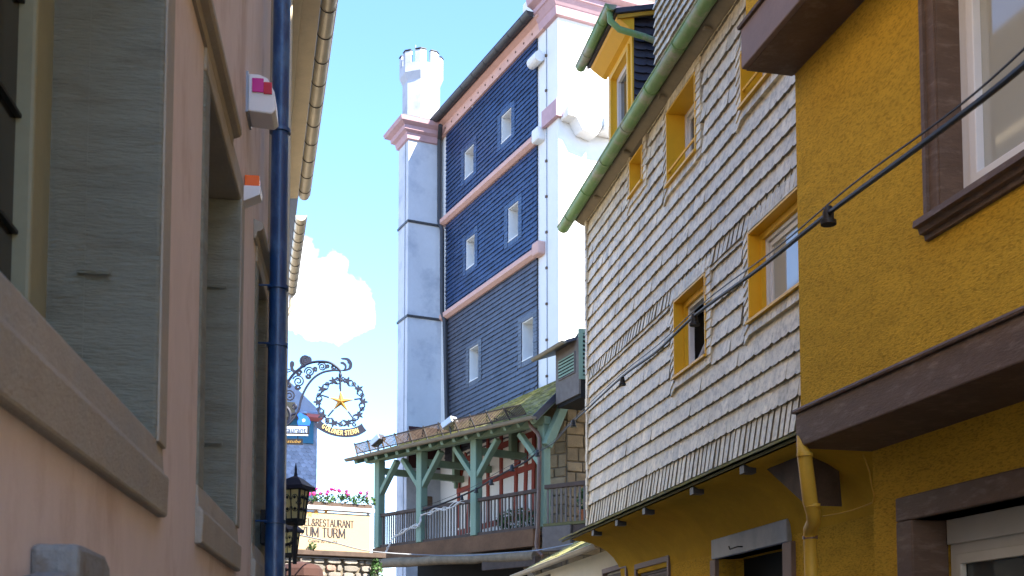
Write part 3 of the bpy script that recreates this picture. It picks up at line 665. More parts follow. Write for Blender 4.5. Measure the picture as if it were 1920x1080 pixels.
mb = MB(); mb.tube([R.p(sd0-.12,dO+.32,zd1+.02),R.p(sd0-.12,dO+.31,zd1-.10),R.p(sd0-.13,dO+.20,zd1-.2),R.p(sd0-.15,dO-.1,zd1-.27),R.p(sd0-.16,dO-.42,zd1-.36)], .04, 10); part('dormer_pipe', mb, M['gutter_green'], dm, smooth=True)
mb = MB(); q = R.hit(1203, 140, -.05); q2 = Vector((0,0,1))
mb.tube([R.p(sd0-.02,dO-.12,zd0+.68),R.p(sd0-.16,dO-.08,zd0+.68),R.p(sd0-.20,dO-.04,zd0+.62),R.p(sd0-.20,dO+.02,zd0+.42),R.p(sd0-.2,dO+.12,zd0+.34)], .028, 8); part('vent_pipe', mb, M['lamp_grey'], dm, smooth=True)
# skirt eave at the foot of the slates, cove and ground floor -----------
SK = .30
zs = zb-.155
mb = MB(); sk = 40
for i in range(sk):
    a, b = sR0+.02+(sR1+.6-sR0)*i/sk, sR0+.02+(sR1+.6-sR0)*(i+1)/sk-.006; mb.tone = rs.uniform(.7,1.3); jz = rs.uniform(0,.008)
    mb.hexa([R.p(a,.0,zb-.035),R.p(b,.0,zb-.035),R.p(b,SK,zs+jz),R.p(a,SK,zs+jz),R.p(a,.0,zb-.012),R.p(b,.0,zb-.012),R.p(b,SK,zs+.022+jz),R.p(a,SK,zs+.022+jz)])
part('skirt_tiles', mb, M['moss_tile'], sh, kind='stuff')
mb = MB(); mb.hexa([R.p(sR0,.0,zb-.07),R.p(sR1+.55,.0,zb-.07),R.p(sR1+.55,SK-.03,zs-.028),R.p(sR0,SK-.03,zs-.028),R.p(sR0,.0,zb-.04),R.p(sR1+.55,.0,zb-.04),R.p(sR1+.55,SK-.03,zs-.003),R.p(sR0,SK-.03,zs-.003)]); part('skirt_board', mb, M['moss_edge'], sh)
oR0 = -.45
prof = [(SK-.06, zs-.03)]
for i in range(9):
    a = i/8*math.pi/2; prof.append((SK-.10-(SK-.10-oR0)*math.sin(a), zs-.05-.50*(1-math.cos(a))))
mb = MB(); pr2 = prof+[(oR0-.2, zs-.56), (oR0-.2, zb-.08), (0, zb-.072)]; mb.extr(R, pr2, sR0-.2, sR1+.05); part('cove', mb, M['yellow_smooth'], sh, smooth=True)
for px in (1118, 1163, 1215, 1306, 1402):
    s = R.s(px, 940, SK-.1); mb = MB(); mb.box(R, s-.05, s+.05, SK-.16, SK-.05, zs-.10, zs-.03); part('rafter_end', mb, M['dark_gutter'], sh)
gz = zs-.55
dA, dB = R.at(1487, 1040, oR0), R.at(1337, 1050, oR0)
do = (R.s(1475, 1060, oR0)-.0, R.s(1348, 1060, oR0), -.1, R.z(1340, 1050, oR0))
w_s = (R.s(1254, 1060, oR0), R.s(1196, 1065, oR0), .9, R.z(1196, 1068, oR0)); w_t = (R.s(1175, 1070, oR0), R.s(1134, 1075, oR0), .9, R.z(1134, 1076, oR0))
mb = MB(); mb.holes(R, sR0-.5, sR1, -.1, gz+.01, oR0-.35, oR0, [do, w_s, w_t]); part('ground_wall', mb, M['yellow'], sh)
lz = R.z(1337, 1022, oR0)
mb = MB(); mb.box(R, do[0]-.12, do[1]+.10, oR0-.2, oR0+.05, do[3], do[3]+.21); dl = part('door_lintel', mb, M['tower_shade'], sh, bevel=.012)
mb = MB(); q = R.at(1388, 1026, oR0+.05); mb.tube([R.p(q[0]-.06, oR0+.04, q[1]), R.p(q[0]-.06, oR0+.10, q[1]), R.p(q[0]+.1, oR0+.12, q[1]-.012), R.p(q[0]+.13, oR0+.12, q[1]+.02)], .008, 6); part('hook', mb, M['black'], dl)
mb = MB(); mb.box(R, do[0]-.20, do[0], oR0-.2, oR0+.045, -.1, do[3]-.002); part('door_jamb', mb, M['mauve'], sh, bevel=.01)
mb = MB(); mb.box(R, do[1], do[1]+.16, oR0-.2, oR0+.045, -.1, do[3]-.002); part('door_jamb', mb, M['mauve'], sh, bevel=.01)
mb = MB(); mb.box(R, do[0], do[1], oR0-.34, oR0-.28, -.1, do[3]); part('door', mb, M['dark'], sh)
for wv in (w_s, w_t):
    mb = MB(); mb.holes(R, wv[0]-.07, wv[1]+.07, wv[2]-.07, wv[3]+.07, oR0-.1, oR0+.03, [wv]); ww = part('window', mb, M['mauve'], sh, bevel=.006)
    mb = MB(); mb.box(R, wv[0]+.001, wv[1]-.001, oR0-.09, oR0-.05, wv[2], wv[3]); part('shutter', mb, M['mauve'], ww)
    for i in range(5):
        mb = MB(); zz = wv[3]-.06-i*.09; mb.box(R, wv[0]+.03, wv[1]-.03, oR0-.05, oR0-.03, zz-.03, zz+.03); part('slat', mb, M['grey_wood'], ww)
# dark bracket board between the two houses and the yellow downpipe
sb = R.s(1445, 880, 0.1)
bp = [R.hit(1438, 880, .05), R.hit(1504, 845, .05), R.hit(1512, 948, .05)]
mb = MB(); mb.add(bp+[p - R.n*.3 for p in bp], [(0,1,2),(5,4,3),(0,3,4,1),(1,4,5,2),(2,5,3,0)]); part('bracket_board', mb, M['brown_wood'], sh)
pp = [(1500,808,.10),(1502,835,.13),(1508,850,.13),(1519,940,.05),(1525,962,.0),(1526,978,-.03),(1519,992,-.08),(1519,1010,-.10),(1521,1080,-.10),(1523,1200,-.10)]
YP = [Y.hit(x, y, o-.10) for x, y, o in pp]
rad = [.022,.03,.052,.054,.052,.05,.05,.05,.05,.05]
mb = MB(); mb.tube(YP, rad, 12); yp = part('downpipe', mb, M['yellow_pipe'], yh, smooth=True)
for x, y, o, r in ((1509,853,.13,.058),(1523,948,.03,.058),(1519,1008,-.1,.057)):
    c = Y.hit(x, y, o-.10); mb = MB(); mb.tube([c-Vector((0,0,.012)), c+Vector((0,0,.012))], r, 12); part('pipe_clamp', mb, M['yellow_pipe'] if y < 1000 else M['copper_pipe'], yp, smooth=True)
# low annexe beyond
AX = Frame(1045, 19.0, az_of(544), -1)
an = thing('low_annexe', 'low cream annexe with a small tiled eave below the slate house corner', 'annexe', AX.p(0,0,0))
e0, e1 = AX.s(978, 1076), AX.s(1110, 1030); ez = AX.z(1060, 1045)
sN = sR1+.12-(AX.O-R.O).dot(R.d)
mb = MB(); mb.box(AX, sN, 3.2, -3, -.25, -.1, ez-.03); part('wall', mb, M['cream'], an)
mb = MB()
for i in range(26):
    mb.tone = rs.uniform(.7,1.5); s = sN+i*.28
    if s > 3.2: continue
    for j in range(6):
        o = .05-j*.22; z = ez+j*.12+rs.uniform(0,.01); mb.hexa([AX.p(s,o,z),AX.p(s+.27,o,z),AX.p(s+.27,o-.26,z+.13),AX.p(s,o-.26,z+.13),AX.p(s,o,z+.02),AX.p(s+.27,o,z+.02),AX.p(s+.27,o-.26,z+.15),AX.p(s,o-.26,z+.15)])
part('roof_tiles', mb, M['moss_tile'], an, kind='stuff')
gutter(AX, sN, 3.3, .10, ez-.02, .06, M['cream_wood'], an, n=8)
mb = MB(); mb.holes(AX, AX.s(1030,1075,-.25)-.1, AX.s(1030,1075,-.25)+.5, 1.6, AX.z(1040,1074,-.25), -.25, -.22, []); part('window', mb, M['grey_wood'], an)
# ================================================================== TOWER
tw = thing('tower', 'tall white tower with a blue slate front, sandstone bands and a small battlemented turret', 'tower', T.p(3,0,0))
sB = T.s(828, 420); sK = T.s(1047, 300)                    # buttress start, near corner
zE = (T.z(830, 258)+T.z(1018, 66))/2                       # underside of the frieze... bottom edge of pink frieze
zb1, zb2 = T.z(836, 428), T.z(842, 600)
zb1 = (zb1+T.z(1003, 274))/2; zb2 = (zb2+T.z(1005, 486))/2
print('T', sB, sK, zE, T.z(830,258), T.z(1018,66), zb1, zb2)
sS = T.s(838, 450)                                         # far edge of slate field
zBase = T.z(870, 790)-1.2
zW = zE+.36
W_ = []
for (x0, x1, yt, yb) in ((873,891,287,339),(942,962,220,272),(876,893,452,508),(955,975,392,456),(882,900,655,718),(981,1003,606,680)):
    xm = (x0+x1)/2; W_.append((T.s(x1,(yt+yb)/2), T.s(x0,(yt+yb)/2), T.z(x0,yb), T.z(x0,yt)))
mb = MB(); mb.holes(T, sK, sB+.02, 0, zW, -.7, 0, W_); part('wall', mb, M['tower_white'], tw)
mb = MB(); mb.box(T, sK+.002, sB+4, -8, -.701, 0, zW-.02); part('tower_core', mb, M['tower_white'], tw)
def right_face(): 
    f = Frame(960, 1, 0, 1); f.O = T.p(sK, 0, 0); f.d = -T.n; f.n = -T.d; return f
F2 = right_face()                                          # sunlit face, s runs to the right
# slates
mb = MB(); mc = MB(); rt = random.Random(5)
zz = zBase; 
while zz < zE-.02:
    lower = zz < zb2
    s = -.06+rt.uniform(-.1, 0)
    while s < sS:
        w = rt.uniform(.2, .3); r = (max(s,-.02), min(s+w, sS), zz, min(zz+.135, zE)); s += w
        cs, c2 = (r[0]+r[1])/2, (r[2]+r[3])/2
        if r[1]-r[0] < .03 or any(h[0]-.16 < cs < h[1]+.16 and h[2]-.12 < c2 < h[3]+.12 for h in W_): continue
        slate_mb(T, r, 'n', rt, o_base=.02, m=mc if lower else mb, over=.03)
    zz += .135
for h in W_:
    tgt = mc if h[3] < zb2 else mb
    for (a, b) in ((h[0]-.22, h[0]), (h[1], h[1]+.22)):
        z = h[2]-.12
        while z < h[3]+.1: tgt.tone = rt.uniform(.7,1.2); tgt.box(T, a, b, 0, .055+rt.uniform(0,.01), z, z+.085); z += .095
    s = h[0]
    while s < h[1]: tgt.tone = rt.uniform(.8,1.2); tgt.box(T, s, min(s+.11,h[1]), 0, .055, h[3], h[3]+.14); tgt.box(T, s, min(s+.11,h[1]), 0, .05, h[2]-.14, h[2]); s += .12
part('blue_slates', mb, M['blue_slate'], tw, kind='stuff', label='deep blue slates of the upper two storeys')
part('grey_slates', mc, M['grey_slate'], tw, kind='stuff', label='grey slates of the lowest storey')
for h in W_:
    mb = MB(); D = .42; e = .03
    mb.box(T, h[0], h[0]+e, -D, .03, h[2], h[3]); mb.box(T, h[1]-e, h[1], -D, .03, h[2], h[3]); mb.box(T, h[0]+e, h[1]-e, -D, .03, h[3]-e, h[3]); mb.box(T, h[0]+e, h[1]-e, -D, .06, h[2], h[2]+e)
    w = part('window', mb, M['tower_white'], tw)
    mb = MB(); mb.holes(T, h[0]+e, h[1]-e, h[2]+e, h[3]-e, -D, -D+.08, [(h[0]+e+.07, h[1]-e-.07, h[2]+e+.07, h[3]-e-.07)]); part('frame', mb, M['pvc'], w)
    mb = MB(); mb.box(T, h[0]+e+.02, h[1]-e-.02, -D+.01, -D+.03, h[2]+e, h[3]-e); part('pane', mb, M['pane'], w)
# sandstone bands with stub ends
for zb_ in (zb1, zb2):
    mb = MB(); mb.extr(T, [(0,zb_),(.10,zb_),(.20,zb_+.07),(.20,zb_+.20),(.06,zb_+.27),(0,zb_+.27)], -.02, sS+.12); bd = part('band', mb, M['pink_stone'], tw)
    mb = MB(); mb.box(T, -.42, -.03, -.05, .22, zb_-.02, zb_+.34); part('band_stub', mb, M['tower_white'] if zb_ == zb1 else M['pink_stone'], bd, bevel=.05)
mb = MB(); q = T.at(1010, 118); mb.tube([T.p(q[0]-.35, .14, q[1]), T.p(q[0]+.15, .14, q[1])], .15, 10); part('frieze_stub', mb, M['tower_white'], tw, smooth=True)
# frieze + gutter
mb = MB(); mb.extr(T, [(0,zE),(.10,zE),(.12,zE+.28),(.26,zE+.34),(.26,zE+.38),(0,zE+.38)], -.5, sB-.02); part('frieze', mb, M['pink_stone'], tw)
for i in range(13):
    s = .1+i*(sS-.2)/12; mb = MB(); mb.tube([T.p(s,.09,zE+.14), T.p(s,.125,zE+.142)], .03, 6); part('stud', mb, M['copper_pipe'], tw)
gutter(T, -.35, sB+.15, .38, zE+.48, .13, M['dark_gutter'], tw, n=8, rings=9)
mb = MB(); mb.hexa([T.p(-.3,.38,zE+.39),T.p(sB+3,.38,zE+.39),T.p(sB+3,-8,zE+.44),T.p(-.3,-8,zE+.44),T.p(.5,.3,zE+.5),T.p(sB+2.5,.3,zE+.5),T.p(sB,-4,zE+2.0),T.p(sK+3,-4,zE+2.0)]); part('roof', mb, M['dark_slate'], tw)
for (px, py) in ((888, 165), (952, 80)):
    a = T.hit(px, py, .0); mb = MB(); mb.tube([a-Vector((0,0,.6)), a+Vector((0,0,.22))], .06, 6); part('vent_stub', mb, M['white'], tw)
# near corner cornice (mauve sandstone) wrapping onto the sunlit face
cp = [(0,0),(.10,.02),(.14,.22),(.16,.24),(.26,.40),(.30,.42),(.30,.55),(.46,.62),(.50,.78),(0,.78)]
zC = T.z(1046, 30)-.03
def ring(prof, F, s0, s1, z): 
    m = MB(); m.extr(F, [(o, z+h) for o, h in prof], s0, s1); return m
m1 = MB(); n = len(cp)                     # mitred around the corner: T-face strip then right face strip
cols = [[T.p(-.30, o, zC+h) for o, h in cp], [T.p(sK-o, o, zC+h) for o, h in cp], [T.p(sK-o, -7, zC+h) for o, h in cp]]
P = [p for c in cols for p in c]; fs = []
for k in range(2):
    for i in range(n): fs.append((k*n+i, k*n+(i+1)%n, (k+1)*n+(i+1)%n, (k+1)*n+i))
fs += [tuple(range(n-1,-1,-1)), tuple(range(2*n, 3*n))]
m1.add(P, fs); part('corner_cornice', m1, M['lav_stone'], tw)
mb = MB(); mb.box(T, sK+.05, 1.2, -6.5, -.15, zC-.6, zC+1.6); part('attic', mb, M['tower_white'], tw)
mb = MB(); f2s = F2; mb.box(F2, 1.9, 3.0, -.12, .04, zC+1.05, zC+1.5); part('attic_window', mb, M['grey_wood'], tw)
# cables clipped down the white corner
for (F, x0, y0, y1) in ((T, 1024, 130, 700), (T, 757, 280, 950)):
    pass
sc_ = T.s(1026, 400); mb = MB(); mb.tube([T.p(sc_, .015, 4), T.p(sc_, .015, zC)], .012, 5); lc = part('conductor', mb, M['lamp_grey'], tw)
for i in range(12):
    mb = MB(); z = 7+i*.95; mb.box(T, sc_-.03, sc_+.03, 0, .05, z, z+.06); part('clip', mb, M['brown'], lc)
# pink band on the corner and the round console
q0 = T.z(1040, 222)
zq = T.z(1026, 238); mb = MB(); mb.box(T, sK-.12, T.s(1023,230), -.28, .12, zq-.02, zq+.42); part('corner_band', mb, M['lav_stone'], tw)
cs, cz_ = F2.at(1098, 222, .35)
out = [(cs+.55*math.cos(a), cz_+.55*math.sin(a)) for a in [math.pi*1.02*j/14 for j in range(15)]]
out = out+[(cs-.30, cz_-.05), (cs-.12, cz_-.35), (cs+.30, cz_-.42)]
mb = MB(); mb.prism(F2, out, -.01, .42); part('round_console', mb, M['tower_white'], tw, bevel=.03)
mb = MB(); mb.box(F2, cs+.50, cs+1.05, -.01, .6, cz_-.22, cz_+.16); part('console_stub', mb, M['tower_white'], tw, bevel=.03)
# buttress
bo = T.cross(765, 450, sB)[0]
zBt = T.cross(768, 262, sB)[1]
bl = .9
print('buttress', bo, zBt)
mb = MB(); mb.box(T, sB, sB+bl, -.5, bo, 0, zBt+.1); bt = part('buttress', mb, M['tower_shade'], tw)
for py in (418, 595):
    z = T.cross(790, py, sB)[1]; mb = MB(); mb.box(T, sB-.045, sB+bl+.03, .02, bo+.03, z-.04, z+.03); part('drip_course', mb, M['dark_gutter'], bt)
zd = T.cross(800, 802, sB)[1]
mb = MB(); mb.box(T, sB-.02, sB+.2, .02, bo-.06, zd-1.3, zd); part('dark_panel', mb, M['maroon'], bt)
cpb = [(0,0),(.06,.02),(.10,.2),(.2,.26),(.22,.38),(.36,.46),(.40,.58),(0,.62)]
m1 = MB(); n = len(cpb)
cols = [[T.p(sB-o, 0.05, zBt+h) for o, h in cpb], [T.p(sB-o, bo+o, zBt+h) for o, h in cpb], [T.p(sB+bl+o, bo+o, zBt+h) for o, h in cpb], [T.p(sB+bl+o, -.4, zBt+h) for o, h in cpb]]
P = [p for c in cols for p in c]; fs = []
for k in range(3):
    for i in range(n): fs.append((k*n+i, k*n+(i+1)%n, (k+1)*n+(i+1)%n, (k+1)*n+i))
fs += [tuple(range(n-1,-1,-1)), tuple(range(3*n, 4*n))]; m1.add(P, fs); part('cornice', m1, M['lav_stone'], bt)
mb = MB(); mb.box(T, sB-.3, sB+bl+.3, -.4, bo+.3, zBt+.60, zBt+.66); part('cap', mb, M['dark_gutter'], bt)
zl = T.p(sB+.3, bo+.01, 0)
mb = MB(); mb.tube([T.p(sB+.25, bo+.015, 3), T.p(sB+.25, bo+.015, zBt)], .012, 5); lc = part('conductor', mb, M['lamp_grey'], bt)
# turret
tc_ = T.p(sB+bl*.5, bo*.5-.02, zBt+.55)
rot = math.atan2(T.n.y, T.n.x)+math.pi/8
zt = T.cross(795, 112, sB+.4)[1]-(zBt+.55)
r0 = .60
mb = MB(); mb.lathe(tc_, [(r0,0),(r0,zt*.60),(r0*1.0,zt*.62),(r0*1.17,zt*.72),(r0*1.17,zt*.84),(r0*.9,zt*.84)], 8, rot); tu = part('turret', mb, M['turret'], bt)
for j in range(8):                          # merlons, two per facet with a notch between
    a0 = rot+2*math.pi*j/8; p0 = Vector((math.cos(a0), math.sin(a0), 0))*r0*1.17; a1 = a0+math.pi/4; p1 = Vector((math.cos(a1), math.sin(a1), 0))*r0*1.17
    for (u, v) in ((0, .36), (.64, 1.0)):
        a, b = p0.lerp(p1, u), p0.lerp(p1, v); k = .84
        mb = MB(); z0, z1 = zt*.841, zt*1.0
        mb.hexa([tc_+a+Vector((0,0,z0)), tc_+b+Vector((0,0,z0)), tc_+b*k+Vector((0,0,z0)), tc_+a*k+Vector((0,0,z0)), tc_+a+Vector((0,0,z1)), tc_+b+Vector((0,0,z1)), tc_+b*k+Vector((0,0,z1+.02)), tc_+a*k+Vector((0,0,z1+.02))]); part('merlon', mb, M['turret'], tu)
        mb = MB(); mb.hexa([tc_+p*q+Vector((0,0,zz)) for zz in (z1+.025, z1+.05) for p, q in ((a,1.03),(b,1.03),(b,.82),(a,.82))]); part('merlon_cap', mb, M['dark_gutter'], tu)
am = rot+2*math.pi*(-.5+.0)/8
for j in range(8):
    a = rot+2*math.pi*(j+.5)/8; nrm = Vector((math.cos(a), math.sin(a), 0))
    if nrm.dot(T.n) < .3 and nrm.dot(-T.d) > .2:
        f = Frame(960,1,0,1); f.n = nrm; f.d = Vector((-nrm.y, nrm.x, 0)); f.O = tc_+nrm*r0*math.cos(math.pi/8)
        mb = MB(); mb.box(f, -.10, .10, -.05, .012, zt*.18, zt*.50); part('slit_window', mb, M['tower_shade'], tu)
mb = MB(); mb.tube([tc_+Vector((-.2,.1,zt*.8)), tc_+Vector((-.2,.1,zt+.55))], .02, 6); part('lightning_rod', mb, M['lamp_grey'], tu)
# tower downpipe
pd = [(826,235,.30),(824,262,.12),(824,415,.12),(829,432,.18),(829,585,.18),(834,602,.14),(838,790,.14)]
mb = MB(); mb.tube([T.hit(x,y,o) for x,y,o in pd], .07, 8); part('downpipe', mb, M['dark_gutter'], tw, smooth=True)
# half-timbered foot of the tower under the gallery roof
zf = 4.2
hs0, hs1 = sK+.2, T.s(858, 900)
mb = MB(); mb.box(T, hs0, hs1, -.05, .05, 1.5, zBase+.3); ht = part('timber_framed_wall', mb, M['infill'], tw)
def tbar(x0, y0, x1, y1, w=.16):
    a, b = T.at(x0, y0, .05), T.at(x1, y1, .05); d = Vector((b[0]-a[0], b[1]-a[1])).normalized(); nn = Vector((-d.y, d.x))*w/2
    m = MB(); m.prism(T, [(a[0]+nn.x,a[1]+nn.y),(b[0]+nn.x,b[1]+nn.y),(b[0]-nn.x,b[1]-nn.y),(a[0]-nn.x,a[1]-nn.y)], .052, .085+random.uniform(0,.012)); part('timber', m, M['ox_red'], ht)
for q in ((858,922,1006,872),(858,868,1006,812),(863,835,860,990),(886,832,878,990),(916,820,916,990),(941,812,941,985),(970,806,968,980),(989,822,985,975),(1003,800,1001,970),(875,850,862,905),(858,1000,1006,960),(960,815,975,870)): tbar(*q)
# stone stub wall beside the gallery
ST = Frame(1062, 28.5, R_(-58), -1)
st = thing('stone_wall', 'buff rubble stone wall block between the gallery post and the slate house', 'wall', ST.p(0,0,0))
a, b = ST.s(1062, 850), ST.s(1022, 850)
f3 = Frame(960,1,0,1); f3.O = ST.p(a,0,0); f3.d = -ST.n; f3.d = Vector((.93,.36,0)).normalized(); f3.n = Vector((f3.d.y,-f3.d.x,0))
mb = MB(); mb.box(ST, a, b+.05, -3, 0, 0, ST.z(1062,742)); part('core', mb, M['mortar'], st)
mb = MB(); mb.box(f3, 0, 2.6, -2.5, -.02, 0, ST.z(1062,744)); part('core', mb, M['mortar'], st)
rk = random.Random(9)
for (F, u0, u1) in ((ST, a, b+.2), (f3, 0, 1.3)):
    z = 3.6
    while z < ST.z(1062, 750)-.2:
        h = rk.uniform(.2,.36); s = u0-rk.uniform(0,.2)
        while s < u1:
            w = rk.uniform(.3,.62); m = MB(); m.tone = rk.uniform(.85,1.15); j = lambda: rk.uniform(-.012,.012)
            s_0, s_1 = max(s,u0), min(s+w,u1)
            if s_1-s_0 > .06:
                oo = rk.uniform(.02,.05); m.hexa([F.p(s_0+.012,-.1,z+.012),F.p(s_1-.012,-.1,z+.012),F.p(s_1-.014+j(),oo,z+.014+j()),F.p(s_0+.014+j(),oo,z+.014+j()),F.p(s_0+.012,-.1,z+h-.012),F.p(s_1-.012,-.1,z+h-.012),F.p(s_1-.014+j(),oo,z+h-.014+j()),F.p(s_0+.014+j(),oo,z+h-.014+j())]); part('stone', m, M['ashlar'], st, bevel=.02)
            s += w
        z += h
# ================================================================== GALLERY
ga = thing('timber_gallery', 'roofed timber gallery with sage green posts and brown balusters below the tower', 'gallery', G.p(3,0,0))
PX = [1020, 893, 791, 712]
zF = (G.z(893, 1010)+G.z(712, 1025))/2; zR = (G.z(712, 965)+G.z(893, 938)+G.z(1005,920))/3
EO = .55
E1, E2 = G.at(655, 862, EO), G.at(1003, 778, EO); zEv = (E1[1]+E2[1])/2
print('G', zF, zR, E1, E2)
zBm = zEv-.10
def gs(x, y=900, o=0): return G.s(x, y, o)
for i, px in enumerate(PX):
    s = gs(px); w = .115
    mb = MB(); mb.box(G, s-w, s+w, -w, w, zF+.02, zBm); po = part('post', mb, M['green_wood'], ga, bevel=.02)
    for d in ((1,) if i == 0 else (-1,) if i == 3 else (-1, 1)):
        mb = MB(); mb.beam(G.p(s+d*.08, 0, zBm-.95), G.p(s+d*.85, 0, zBm-.10), .12, .17, up=G.n); part('brace', mb, M['green_wood'], ga, bevel=.012)
    # tie beam back to the wall
    if i == 0: continue
    mb = MB(); mb.beam(G.p(s, -.1, zBm-.28), G.p(s-.4, -3.2, zBm-.28), .14, .18); part('tie_beam', mb, M['green_wood'], ga)
sP0, sP3 = gs(1020), gs(712)
mb = MB(); mb.box(G, sP0-.14, E1[0]-.15, -.11, .11, zBm, zBm+.2); part('eaves_beam', mb, M['green_wood'], ga, bevel=.015)
# brackets on the wall behind
for (x, y0, y1) in ((855, 840, 905), (962, 815, 850)):
    a = T.hit(x, y0, .2); b = T.hit(x, y1, .2); mb = MB(); mb.beam(a+Vector((0,0,.3)), b, .2, .2, up=T.n); mb.beam(b+Vector((0,0,.02)), b-Vector((0,0,.18)), .12, .12, up=T.n); part('wall_bracket', mb, M['green_wood'], ga, bevel=.03)
# roof plane
e1, e2 = G.p(E1[0], EO, zEv), G.p(E2[0], EO, zEv)
zRg = (T.z(1012, 733)+T.z(870, 790))/2                       # the roof meets the tower on a level line
bkR = T.p(T.s(1096, 697), .03, zRg); bkL = T.p(sB+1.6, .03, zRg)
LX = (e2-e1).length; DEPTH = 2.8
def rp(u, v, h=0.0):
    f, k = e1.lerp(e2, u/LX), bkL.lerp(bkR, u/LX); w = (e2-e1).normalized().cross(k-f).normalized()
    if w.z < 0: w = -w
    return f.lerp(k, v/DEPTH)+w*h
ax = (e2-e1).normalized(); nr = (rp(LX/2,1,1)-rp(LX/2,1,0)); ay = nr.cross(ax); ay = ay if ay.z > 0 else -ay
mb = MB()
for i in range(24):
    for j in range(6):
        u0, u1, v0, v1 = LX*i/24, LX*(i+1)/24, DEPTH*j/6, DEPTH*(j+1)/6
        for h in (-.03, -.08): mb.face([rp(u0,v0,h), rp(u1,v0,h), rp(u1,v1,h), rp(u0,v1,h)])
    mb.face([rp(LX*i/24,0,-.08), rp(LX*(i+1)/24,0,-.08), rp(LX*(i+1)/24,0,-.03), rp(LX*i/24,0,-.03)])
rf = part('roof', mb, M['grey_wood'], ga)
mb = MB(); nrow = int(DEPTH/.13); ncol = int(LX/.17)
for i in range(nrow):
    for j in range(ncol):
        u = j*LX/ncol; w = LX/ncol-.006; v = i*.13-.04; mb.tone = rt.uniform(.6,1.4)
        mb.add([rp(u,v,.035),rp(u+w,v,.035),rp(u+w,v+.15,.012),rp(u,v+.15,.012),rp(u,v,-.005),rp(u+w,v,-.005)],[(0,1,2,3),(0,4,5,1)])
part('roof_tiles', mb, M['moss_tile'], rf, kind='stuff')
mb = MB(); mb.hexa([rp(LX,-.05,-.1),rp(LX+.03,-.05,-.1),rp(LX+.03,DEPTH,-.1),rp(LX,DEPTH,-.1),rp(LX,-.05,.05),rp(LX+.03,-.05,.05),rp(LX+.03,DEPTH,.05),rp(LX,DEPTH,.05)]); part('verge_board', mb, M['dark_slate'], rf)
GU = Frame(960,1,0,1); GU.O = Vector((e1.x, e1.y, 0)); GU.d = ax; GU.n = Vector((-ay.x,-ay.y,0)).normalized()
gutter(GU, -.05, LX+.05, .07, e1.z-.02, .075, M['soffit'], rf, n=8)
for i in range(16):
    u = .3+i*(LX-.5)/15; mb = MB(); mb.beam(rp(u,-.02,-.13), rp(u,1.6,-.13), .09, .11, up=nr); part('rafter', mb, M['green_wood'], rf)
# snow guard: a little fence along the eave
nsec = 11
for k in range(nsec):
    u0, u1 = .35+(LX-.6)*k/nsec, .35+(LX-.6)*(k+1)/nsec; mb = MB(); v = .04
    for h in (.09, .36): mb.beam(rp(u0,v,h), rp(u1-.015,v,h), .025, .025)
    for q in range(13): u = u0+(u1-u0-.015)*q/12; mb.beam(rp(u,v,.09), rp(u,v,.36), .018, .018, up=ax)
    sg_ = part('snow_guard', mb, M['brown_wood'], rf)
    mb = MB(); mb.beam(rp(u0,v+.01,0), rp(u0,v+.01,.40), .03, .03, up=ax); mb.beam(rp(u0,v+.01,.34), rp(u0,v+.3,.02), .022, .022, up=ax); part('guard_stay', mb, M['dark_gutter'], sg_)
for px, py in ((930, 775), (953, 762), (980, 752), (1002, 738)):      # hooks against the slates
    q = T.hit(px, py, .1); mb = MB(); mb.tube([q+T.n*0+Vector((0,0,-.1)), q+Vector((0,0,.12)), q+T.d*(-.07)+Vector((0,0,.2)), q+T.d*(-.16)+Vector((0,0,.2))], .014, 5); part('roof_hook', mb, M['dark_gutter'], rf)
# balustrade
for k in range(3):
    sa, sb_ = gs(PX[k])+.12, gs(PX[k+1])-.12
    mb = MB(); mb.box(G, sa, sb_, -.06, .06, zR-.06, zR+.03); part('handrail', mb, M['brown_wood'], ga, bevel=.012)
    mb = MB(); mb.box(G, sa, sb_, -.05, .05, zF+.02, zF+.09); part('bottom_rail', mb, M['brown_wood'], ga)
    nb = 17
    for i in range(nb):
        s = sa+(sb_-sa)*(i+.5)/nb; mb = MB(); mb.box(G, s-.02, s+.02, -.014, .014, zF+.09, zR-.06); part('baluster', mb, M['grey_wood'], ga)
mb = MB(); mb.box(G, gs(1005), sP3+.2, -.15, .10, zF-.42, zF+.015); part('edge_beam', mb, M['rust_wood'], ga, bevel=.02)
mb = MB(); mb.box(G, gs(1005), sP3+.2, -3.4, -.16, zF-.12, zF-.04); part('deck', mb, M['brown_wood'], ga)
# return of the gallery, right of the corner post
G2 = Frame(1022, 27.2, az_of(-1900), -1)
zF2, zR2 = G2.z(1060, 982), G2.z(1060, 908)
a0, a1 = G2.s(1118, 940), G2.s(1023, 940)
mb = MB(); mb.box(G2, a0, a1, -.06, .06, zR2-.07, zR2+.03); part('handrail', mb, M['brown_wood'], ga, bevel=.012)
for i in range(11):
    s = a0+(a1-a0)*(i+.5)/11; mb = MB(); mb.box(G2, s-.022, s+.022, -.015, .015, zF2, zR2-.07); part('baluster', mb, M['grey_wood'], ga)
mb = MB(); mb.box(G2, a0, a1, -.1, .1, zF2-.04, zF2+.03); part('bottom_rail', mb, M['moss_edge'], ga)
mb = MB(); mb.box(G2, G2.s(1076,1010), a1, -.12, .14, zF2-.62, zF2-.05); part('fascia_board', mb, M['grey_wood'], ga, bevel=.01)
mb = MB(); mb.box(G2, a0, G2.s(1078,1010), -.12, .08, zF2-.45, zF2-.05); part('fascia_board', mb, M['brown_wood'], ga)
mb = MB(); mb.box(G2, a0, a1, -2.5, -.13, zF2-.2, zF2-.06); part('deck', mb, M['brown_wood'], ga)
